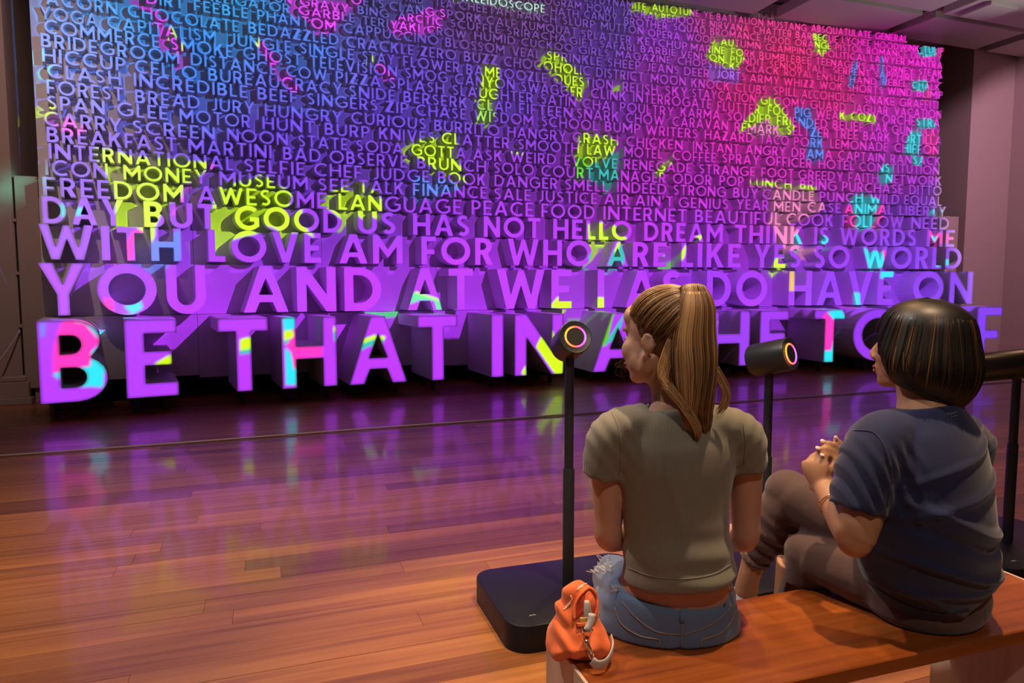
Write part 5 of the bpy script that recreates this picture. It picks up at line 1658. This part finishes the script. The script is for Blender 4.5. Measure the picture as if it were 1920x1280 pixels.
# ------------------------------------------------------------ person with the dark bob
def person_b():
    base = px(1700, 1185, 1.63)
    inv = Vector((base.x, base.y, 0.45))
    root = thing('person', 'person with dark bobbed hair in navy tee and brown trousers, cross-legged on the bench', 'person', tuple(inv))
    hd = Head(px(1725, 652, 1.68), 45, 4, 0, 0.98)
    up = tuple(FWD)
    body_dir = cv(-math.sin(math.radians(40)), math.cos(math.radians(40)), 0)     # the way the chest faces
    bup = tuple(body_dir)
    B = hd.parts()
    B.append(tube([pxr(1718, 668, 1.66, 0.054, 0.056), pxr(1726, 705, 1.66, 0.056, 0.058), pxr(1733, 740, 1.655, 0.060, 0.060), pxr(1738, 768, 1.65, 0.078, 0.068), pxr(1742, 795, 1.65, 0.12, 0.08)], 20, 4, bup))
    B.append(tube([pxr(1738, 1085, 1.73, 0.150, 0.120), pxr(1738, 1050, 1.70, 0.150, 0.130), pxr(1738, 1000, 1.66, 0.150, 0.125), pxr(1742, 920, 1.655, 0.145, 0.115), pxr(1744, 850, 1.65, 0.145, 0.105), pxr(1742, 800, 1.65, 0.120, 0.085)], 28, 4, bup))
    # near arm: elbow bent, forearm up towards the clasped hands
    s0, e0, w0 = px(1640, 848, 1.62), px(1606, 1004, 1.585), px(1541, 905, 1.74)
    B.append(tube([(*s0, 0.058), (*s0.lerp(e0, 0.35), 0.055), (*s0.lerp(e0, 0.75), 0.050), (*e0, 0.043)], 18, 4, up))
    B.append(tube([(*e0.lerp(s0, 0.12), 0.040), (*e0, 0.044), (*e0.lerp(w0, 0.25), 0.0455), (*e0.lerp(w0, 0.6), 0.037), (*w0, 0.0265)], 18, 4, up))
    B.append(ellipsoid(e0 + cv(-0.004, 0, -0.010), (0.041, 0.041, 0.041)))
    # near hand: palm seen from its back, fingers going round behind the other hand
    def fing(pts, r):
        P = [(*px(x, y, d), r * (1.0 if i < len(pts) - 1 else 0.82)) for i, (x, y, d) in enumerate(pts)]
        B.append(tube(P, 10, 4, up=(0.3, 0.2, 1)))
        e = Vector(P[-1][:3])
        B.append(ellipsoid(e, (r * 0.82,) * 3, None, 10, 8))
        d = (e - Vector(P[-2][:3])).normalized()
        return e, d
    back = cv(-0.62, -0.72, 0.12)
    pal = [pxr(1538, 918, 1.735, 0.026, 0.021), pxr(1536, 902, 1.735, 0.027, 0.020), pxr(1532, 888, 1.738, 0.033, 0.018), pxr(1528, 873, 1.744, 0.036, 0.016), pxr(1527, 862, 1.750, 0.034, 0.014)]
    B.append(tube(pal, 18, 4, up=tuple(back)))
    for i, (kx, ky, kd) in enumerate(((1541, 861, 1.737), (1531, 861, 1.745), (1521, 864, 1.755), (1514, 870, 1.765))):
        fing([(kx - 2, ky + 10, kd + 0.002), (kx, ky, kd), (kx + 4, ky - 9 - (i == 1) * 2, kd + 0.016), (kx + 19, ky - 12, kd + 0.038), (kx + 36, ky - 4, kd + 0.050)], 0.0088 if i < 3 else 0.0078)
    fing([(1546, 898, 1.728), (1556, 882, 1.735), (1563, 870, 1.748), (1567, 860, 1.758)], 0.0100)
    tips = []
    # far arm mostly hidden, its fingers folded over the near hand
    s1, e1, w1 = px(1800, 850, 1.80), px(1668, 960, 1.96), px(1592, 893, 1.83)
    B.append(tube([(*s1, 0.056), (*s1.lerp(e1, 0.5), 0.050), (*e1, 0.042)], 16, 4, up))
    B.append(tube([(*e1.lerp(s1, 0.1), 0.040), (*e1, 0.042), (*e1.lerp(w1, 0.3), 0.042), (*w1, 0.027)], 16, 4, up))
    B.append(tube([(*w1, 0.026, 0.020), pxr(1590, 880, 1.822, 0.030, 0.017), pxr(1586, 866, 1.812, 0.036, 0.016), pxr(1581, 852, 1.804, 0.035, 0.014)], 18, 4, up=tuple(cv(0.5, 0.8, 0.1))))
    for pts, r in (([(1590, 850, 1.802), (1582, 838, 1.796), (1574, 829, 1.790), (1566, 822, 1.786)], 0.0084),
                   ([(1584, 853, 1.798), (1571, 840, 1.786), (1556, 832, 1.772), (1542, 829, 1.766)], 0.0090),
                   ([(1580, 859, 1.792), (1563, 848, 1.772), (1548, 842, 1.752), (1533, 842, 1.742)], 0.0090),
                   ([(1576, 866, 1.788), (1563, 858, 1.764), (1551, 854, 1.744), (1541, 855, 1.732)], 0.0080)):
        e, d = fing(pts, r)
        toward = (Vector((0, 0, 1.29)) - e).normalized()
        nn = (toward + Vector((0, 0, 0.5)))
        nn = (nn - nn.dot(d) * d).normalized()
        tips.append((e + nn * r * 0.62, d, nn, d.cross(nn), r))
    fing([(1594, 884, 1.806), (1580, 874, 1.786), (1568, 868, 1.768)], 0.0100)
    # ankles and feet
    an_far, an_near = px(1405, 1078, 2.06), px(1470, 1190, 2.02)
    B.append(tube([(*px(1440, 985, 2.03), 0.045), (*px(1418, 1040, 2.05), 0.038), (*an_far, 0.033), (*px(1398, 1110, 2.08), 0.036)], 16, 4, up))
    an_near.z = 0.09
    B.append(tube([(*px(1490, 1050, 1.92), 0.05), (*an_near.lerp(px(1490, 1050, 1.92), 0.4), 0.045), (*an_near, 0.034)], 14, 4, up))
    me = fuse(B, 0.0052, 4, 'person_skin')
    settle(me, 0.460)
    body = link('body', me, M_skin_b, root)
    body.location = -inv
    # finger nails
    for p, d, nn, sd, r in tips:
        M = Matrix((sd, d, nn)).transposed()
        V, F = ellipsoid(p + d * 0.003, (r * 0.70, r * 0.95, r * 0.36), M, 12, 8)
        o = link('fingernail', mesh_from(V, F, smooth=True), M_nail, body)
    # bracelet
    ax = (w0 - e0).normalized()
    c = e0.lerp(w0, 0.60)
    a = ax.cross(Vector((0, 0, 1))).normalized()
    b = ax.cross(a)
    pts = []
    for i in range(33):
        t = 2 * math.pi * i / 32
        pts.append((*(c + a * 0.0405 * math.cos(t) + b * 0.0405 * math.sin(t) + ax * 0.004 * math.sin(t)), 0.0016))
    br = link('bracelet', mesh_from(*tube(pts, 8, 1), smooth=True), M_gold, root)
    br.location = -inv
    V, F = ellipsoid(c - b * 0.041 * math.copysign(1, b.z) * -1 , (0.005, 0.003, 0.003))
    link('bracelet_clasp', mesh_from(V, F, smooth=True), M_gold, br)
    # tee shirt
    T = [tube([pxr(1747, 1060, 1.730, 0.164, 0.138), pxr(1744, 1052, 1.724, 0.177, 0.149), pxr(1739, 1036, 1.708, 0.184, 0.156), pxr(1736, 1010, 1.685, 0.182, 0.152), pxr(1741, 960, 1.658, 0.170, 0.140), pxr(1745, 890, 1.655, 0.163, 0.126), pxr(1746, 840, 1.652, 0.156, 0.112), pxr(1742, 800, 1.65, 0.132, 0.092), pxr(1739, 775, 1.65, 0.098, 0.078), pxr(1736, 757, 1.652, 0.078, 0.070)], 40, 4, bup)]
    T.append(tube([pxr(1692, 792, 1.640, 0.040, 0.060), pxr(1655, 818, 1.620, 0.062, 0.070), pxr(1632, 860, 1.610, 0.068, 0.074), pxr(1618, 910, 1.603, 0.066, 0.070), pxr(1606, 954, 1.598, 0.065, 0.068)], 24, 4, up))
    T.append(tube([pxr(1780, 800, 1.70, 0.05, 0.06), pxr(1812, 838, 1.76, 0.064, 0.066), pxr(1790, 900, 1.83, 0.060, 0.060)], 20, 4, up))
    me = fuse(T, 0.007, 6, 'tee')
    c0 = px(1740, 980, 1.66)

    def folds(co):
        x = (co[:, 0] - c0.x) * math.cos(YAW) - (co[:, 1] - c0.y) * math.sin(YAW)
        z = co[:, 2]
        w = 0.0
        for zz, sl, am, wd in ((0.625, 0.10, 0.009, 0.010), (0.70, 0.16, -0.010, 0.012), (0.745, 0.22, 0.008, 0.012), (0.80, -0.55, 0.006, 0.011), (0.885, -0.60, 0.005, 0.009), (0.57, -0.2, 0.006, 0.012), (0.53, 0.25, 0.005, 0.010)):
            w = w + am * np.exp(-((z - zz + sl * x + 0.02 * np.sin(x * 14)) / wd) ** 2) * np.clip((x + 0.16) / 0.08, 0, 1)
        sl = np.clip((-x - 0.08) / 0.03, 0, 1) * np.clip((z - 0.72) / 0.05, 0, 1)
        w = w + 0.0028 * sl * np.sin((x * 1.0 + 0.45 * z) * 190) * np.clip((0.95 - z) / 0.05, 0, 1)
        return w
    ripple(me, folds)
    settle(me, 0.456)
    tee = link('tee', me, M_tee_b, root)
    tee.location = -inv
    sn = Snap(me)
    sn.seam('seam', [(1600, 806), (1640, 812), (1664, 850), (1672, 900), (1662, 950)], 0.0018, M_tee_b, tee)
    sn.seam('hem', [(1585, 1045), (1615, 1078), (1660, 1112), (1705, 1135), (1765, 1150), (1820, 1140)], 0.0020, M_tee_b, tee)
    pts = []
    for i in range(29):
        t = 2 * math.pi * i / 28
        cc = px(1737, 762, 1.652)
        p = cc + cv(0.073 * math.cos(t), 0.062 * math.sin(t), 0.010 * math.cos(t) - 0.006 * math.sin(t))
        pts.append((*p, 0.005))
    link('neckband', mesh_from(*tube(pts, 8, 1), smooth=True), M_tee_b, tee)
    M_print = mat('grey_print', (0.16, 0.16, 0.20), 0.8)
    for pts in ([(1776, 778), (1779, 774), (1782, 778), (1785, 773), (1788, 776), (1791, 772), (1795, 774)], [(1783, 782), (1789, 780), (1795, 779)], [(1790, 786), (1793, 786)]):
        sn.seam('printed_mark', pts, 0.0010, M_print, tee, 0.0004)
    # trousers: near leg folded under, far leg crossed over it
    P = [tube([pxr(1740, 1060, 1.72, 0.160, 0.130), pxr(1732, 1090, 1.735, 0.176, 0.150), pxr(1726, 1115, 1.74, 0.174, 0.150), pxr(1722, 1135, 1.745, 0.145, 0.125)], 30, 4, bup)]
    h0, k0 = px(1675, 1098, 1.73), px(1520, 1040, 1.88)
    P.append(tube([(*h0, 0.090, 0.082), (*h0.lerp(k0, 0.4), 0.084, 0.078), (*h0.lerp(k0, 0.8), 0.072, 0.066), (*k0, 0.066, 0.062)], 22, 4, up=(0, 0, 1)))
    P.append(ellipsoid(k0 + cv(-0.006, 0.01, 0), (0.063, 0.063, 0.060)))
    P.append(tube([(*k0, 0.060), (*k0.lerp(an_near, 0.3), 0.068), (*k0.lerp(an_near, 0.7), 0.058), (*an_near.lerp(k0, 0.06), 0.046)], 18, 4, up))
    h1, k1 = px(1668, 1045, 1.80), px(1482, 925, 1.98)
    P.append(tube([(*h1, 0.085), (*h1.lerp(k1, 0.5), 0.078), (*h1.lerp(k1, 0.85), 0.072), (*k1, 0.066)], 20, 4, up=(0, 0, 1)))
    P.append(ellipsoid(k1 + cv(-0.004, 0.01, 0.004), (0.066, 0.066, 0.064)))
    c1 = px(1417, 1046, 2.045)
    P.append(tube([(*k1, 0.060), (*k1.lerp(c1, 0.3), 0.070), (*k1.lerp(c1, 0.65), 0.060), (*k1.lerp(c1, 0.92), 0.042), (*c1, 0.040)], 18, 4, up))
    me = fuse(P, 0.007, 6, 'trousers')
    kk, cc1 = np.array(k1), np.array(c1)

    def wrinkles(co):
        d = np.array(cc1 - kk)
        L = np.linalg.norm(d)
        t = ((co - kk) @ d) / L / L
        near = np.linalg.norm(co - (kk + np.clip(t, 0, 1)[:, None] * d), axis=1) < 0.085
        w = near * np.clip((t - 0.2) / 0.3, 0, 1) * 0.005 * np.sin(t * 42 + co[:, 2] * 30)
        w = w + 0.0035 * np.sin((co @ np.array((18.0, 9.0, 34.0))) * 2.2) * (co[:, 2] < 0.62) * (co[:, 2] > 0.48) * 0.35
        return w
    ripple(me, wrinkles)
    settle(me, 0.453)
    tr = link('trousers', me, M_pants, root)
    tr.location = -inv
    # gathered cuff at the crossed ankle
    pts = []
    axc = (c1 - k1).normalized()
    a = axc.cross(Vector((0, 0, 1))).normalized()
    b = axc.cross(a)
    for i in range(49):
        t = 2 * math.pi * i / 48
        r_ = 0.039 + 0.0025 * math.sin(t * 14)
        pts.append((*(c1 + axc * 0.004 + a * r_ * math.cos(t) + b * r_ * math.sin(t)), 0.006))
    link('cuff', mesh_from(*tube(pts, 8, 1), smooth=True), M_pants, tr)
    # shoes
    for a0, d in ((an_near, cv(-0.5, 0.85, 0)), (px(1396, 1118, 2.085), cv(-0.55, 0.25, -0.75))):
        d = d.normalized()
        v = Vector((0, 0, 1)) if abs(d.z) < 0.5 else cv(0.3, 1, 0).normalized()
        o_ = Vector((a0.x, a0.y, 0.045)) if abs(d.z) < 0.5 else a0 + d * 0.03
        pts = [(*(o_ + d * t), ra, rb) for t, ra, rb in ((-0.06, 0.030, 0.036), (-0.01, 0.038, 0.042), (0.06, 0.043, 0.036), (0.13, 0.046, 0.030), (0.17, 0.034, 0.024))]
        sh = link('shoe', fuse([tube(pts, 16, 4, up=tuple(v)), ellipsoid(o_ + v * 0.012, (0.04, 0.04, 0.044))], 0.007, 4, 'shoe'), M_shoe, root)
        sh.location = -inv
    # eyes, brows, lips
    before = set(bpy.data.objects)
    hd.eyes(root, M_iris)
    for o in set(bpy.data.objects) - before:
        if o.parent == root:
            o.location = -inv
    # bob: a smooth under layer and strands over it
    def bob(a, t, out=0.0):
        """a: 0 = forehead, +left/-right of the wearer; t 0 crown .. 1 tip"""
        ca = abs(a)
        if ca < 0.62:
            zt = 0.026
        elif ca < 1.15:
            u = (ca - 0.62) / 0.53
            zt = 0.026 - 0.105 * u ** 0.8
        else:
            zt = -0.079 - 0.058 * min(1.0, (ca - 1.15) / 1.7)
        ztop = 0.121
        ang = t * math.pi * 0.5
        zc = ztop + (zt - ztop) * t
        # silhouette radius against height
        h = (ztop - zc)
        prof = 1 - math.exp(-h / 0.019)
        bulge = 0.087 + 0.021 * math.exp(-((zc + 0.045) / 0.075) ** 2)
        tuck = 1 - 0.16 * max(0.0, (t - 0.78) / 0.22) ** 2 * (1 if ca > 0.8 else 0.3)
        front = 0.5 + 0.5 * math.cos(a)
        ry = (bulge * (1.12 - 0.06 * front) + 0.011 * front ** 2) * prof * tuck
        rx = bulge * 1.02 * prof * tuck
        return Vector(((rx + out) * math.sin(a), -0.014 + (ry + out) * math.cos(a) + 0.004 * front, zc))
    NA, NT = 72, 22
    V, F = [], []
    for i in range(NA):
        for j in range(NT + 1):
            V.append(hd.P(*bob(-math.pi + 2 * math.pi * i / NA, 0.02 + 0.98 * j / NT, -0.004)) - inv)
    for i in range(NA):
        for j in range(NT):
            p, q = i * (NT + 1) + j, ((i + 1) % NA) * (NT + 1) + j
            F.append((p, p + 1, q + 1, q))
    me = mesh_from(V, F, 'hair', True)
    o = link('hair_under_layer', me, M_cap_b, root)
    md = o.modifiers.new('thickness', 'SOLIDIFY')
    md.thickness = 0.008
    r = random.Random(21)
    paths = []
    for i in range(1500):
        a = r.uniform(-math.pi, math.pi)
        out = abs(r.gauss(0, 0.0022))
        t1 = min(1.02, r.gauss(0.985, 0.02))
        sw = r.gauss(0, 0.05)
        pts = []
        tone = r.random() ** 1.0
        front_side = 0.3 < abs(a) < 2.0
        tone = tone if front_side else tone * 0.9
        for j in range(15):
            t = 0.03 + (t1 - 0.03) * j / 14
            p = hd.P(*bob(a + sw * t * t + 0.012 * math.sin(t * 6 + i), t, out)) - inv
            pts.append((*p, 0.0017 * (1 if j < 12 else (14.6 - j) / 2.8)))
        paths.append((pts, tone))
    strands('bob_hair', paths, M_hair_b, root, 4)


person_b()


# ------------------------------------------------------------ the bag on the bench end
def bag():
    M_bag = cloth_mat('orange_nylon', (0.80, 0.16, 0.045), 700, rough=0.55)
    M_in = cloth_mat('red_lining', (0.42, 0.035, 0.012), 700, rough=0.6)
    M_str = mat('grey_webbing', (0.50, 0.47, 0.44), 0.7)
    M_met = mat('chrome', (0.75, 0.72, 0.70), 0.15, metal=1.0)
    M_tab = mat('mustard_tab', (0.60, 0.38, 0.12), 0.6)
    D = 1.50
    b0 = px(1085, 1225, D)
    inv = Vector((b0.x, b0.y, 0.452))
    root = thing('bag', 'small orange pouch with grey clip strap on the left end of the bench', 'bag', tuple(inv))
    up = tuple(FWD)
    parts = [tube([pxr(1088, 1236, 1.49, 0.060, 0.045), pxr(1086, 1220, 1.50, 0.072, 0.058), pxr(1083, 1195, 1.51, 0.070, 0.055), pxr(1080, 1168, 1.52, 0.058, 0.046), pxr(1083, 1140, 1.52, 0.045, 0.036), pxr(1088, 1112, 1.52, 0.040, 0.030), pxr(1092, 1097, 1.52, 0.026, 0.020)], 24, 4, up)]
    parts.append(tube([pxr(1030, 1182, 1.53, 0.012, 0.014), pxr(1050, 1186, 1.52, 0.030, 0.030), pxr(1078, 1196, 1.51, 0.046, 0.040)], 16, 4))
    parts.append(tube([pxr(1142, 1216, 1.48, 0.012, 0.012), pxr(1128, 1212, 1.49, 0.026, 0.026), pxr(1100, 1206, 1.505, 0.04, 0.036)], 16, 4))
    parts.append(tube([pxr(1048, 1150, 1.525, 0.014, 0.018), pxr(1062, 1142, 1.52, 0.024, 0.026), pxr(1085, 1138, 1.52, 0.03, 0.03)], 14, 4))
    me = fuse(parts, 0.0045, 5, 'bag')
    low = min(v.co.z for v in me.vertices)
    for v in me.vertices:
        if v.co.z < 0.4545:
            v.co.z = 0.4545
    n3 = np.array((31.0, 22.0, 47.0))

    def crease(co):
        return 0.0028 * np.sin(co @ n3 * 1.6 + 2.5 * np.sin(co @ np.array((50.0, -30.0, 20.0)))) + 0.0015 * np.sin(co @ np.array((90.0, 60.0, -110.0)))
    ripple(me, crease)
    for v in me.vertices:
        v.co.z = max(v.co.z, 0.4515)
    body = link('body', me, M_bag, root)
    body.location = -inv
    sn = Snap(me)
    # arched opening with a rolled rim and dark red inside
    arch = [(1077, 1160), (1078, 1140), (1084, 1122), (1096, 1108), (1108, 1106), (1115, 1118), (1117, 1138), (1113, 1156)]
    rim = sn.seam('opening_rim', arch, 0.0036, M_bag, body, 0.004)
    V, F = [], []
    S = smooth_path(arch, 5)
    cen, _n = sn.at(1098, 1140, 0.0022)
    V.append(cen)
    for x, y in S:
        V.append(sn.at(x, y, 0.0022)[0])
    for i in range(1, len(V) - 1):
        F.append((0, i, i + 1))
    F.append((0, len(V) - 1, 1))
    lin = link('lining', mesh_from(V, F), M_in, body)
    md = lin.modifiers.new('t', 'SOLIDIFY')
    md.thickness = 0.001
    sn.patch('inner_strap', [(1096, 1125), (1103, 1125), (1110, 1158), (1093, 1158)], M_str, body, 0.0045, 5)
    sn.patch('tab', [(1087, 1157), (1101, 1154), (1102, 1164), (1086, 1166)], M_tab, body, 0.006, 4)
    sn.patch('pull', [(1081, 1167), (1105, 1162), (1106, 1169), (1082, 1175)], M_bag, body, 0.009, 4)
    M_pr = mat('pale_print_on_bag', (0.85, 0.62, 0.50), 0.6)
    for pts in ([(1060, 1140), (1066, 1132), (1072, 1124), (1070, 1116)], [(1082, 1106), (1090, 1098), (1100, 1094)], [(1057, 1143), (1064, 1137), (1070, 1130)], [(1086, 1102), (1094, 1099)]):
        sn.seam('printed_mark', pts, 0.0016, M_pr, body, 0.0004)
    # strap end, triangle ring, swivel clip, webbing loop lying on the bench
    def rod(name, pts, r, m_, sides=8, n=3):
        P = [(*(px(x, y, d) - inv), r) for x, y, d in pts]
        return link(name, mesh_from(*tube(P, sides, n), smooth=True), m_, root)
    rod('strap_end', [(1110, 1150, 1.462), (1108, 1165, 1.457), (1100, 1182, 1.452)], 0.008, M_str, 10)
    rod('triangle_ring', [(1090, 1178, 1.45), (1112, 1180, 1.45), (1100, 1202, 1.445), (1090, 1178, 1.45)], 0.0017, M_met, 8, 1)
    clip = rod('swivel_clip', [(1098, 1200, 1.443), (1104, 1212, 1.441), (1110, 1226, 1.440)], 0.0042, M_met, 10)
    P = [(*(px(x, y, d) - inv), 0.0016) for x, y, d in ((1100, 1206, 1.436), (1107, 1216, 1.434), (1113, 1230, 1.434), (1107, 1234, 1.436), (1103, 1222, 1.437))]
    link('hook', mesh_from(*tube(P, 8, 4), smooth=True), M_met, clip)
    web = [pxr(1146, 1196, 1.50, 0.003, 0.012), pxr(1149, 1212, 1.475, 0.003, 0.013), pxr(1144, 1230, 1.45, 0.003, 0.013), pxr(1134, 1243, 1.43, 0.003, 0.013), pxr(1120, 1246, 1.425, 0.0035, 0.013), pxr(1110, 1238, 1.43, 0.004, 0.012)]
    V, F = tube(web, 12, 5, up=(0, 0, 1))
    w = link('webbing_strap', mesh_from(V, F, smooth=True), M_str, root)
    w.location = -inv
    lowest = min(v.co.z for v in w.data.vertices)
    if lowest < 0.452:
        for v in w.data.vertices:
            v.co.z += 0.452 - lowest


bag()
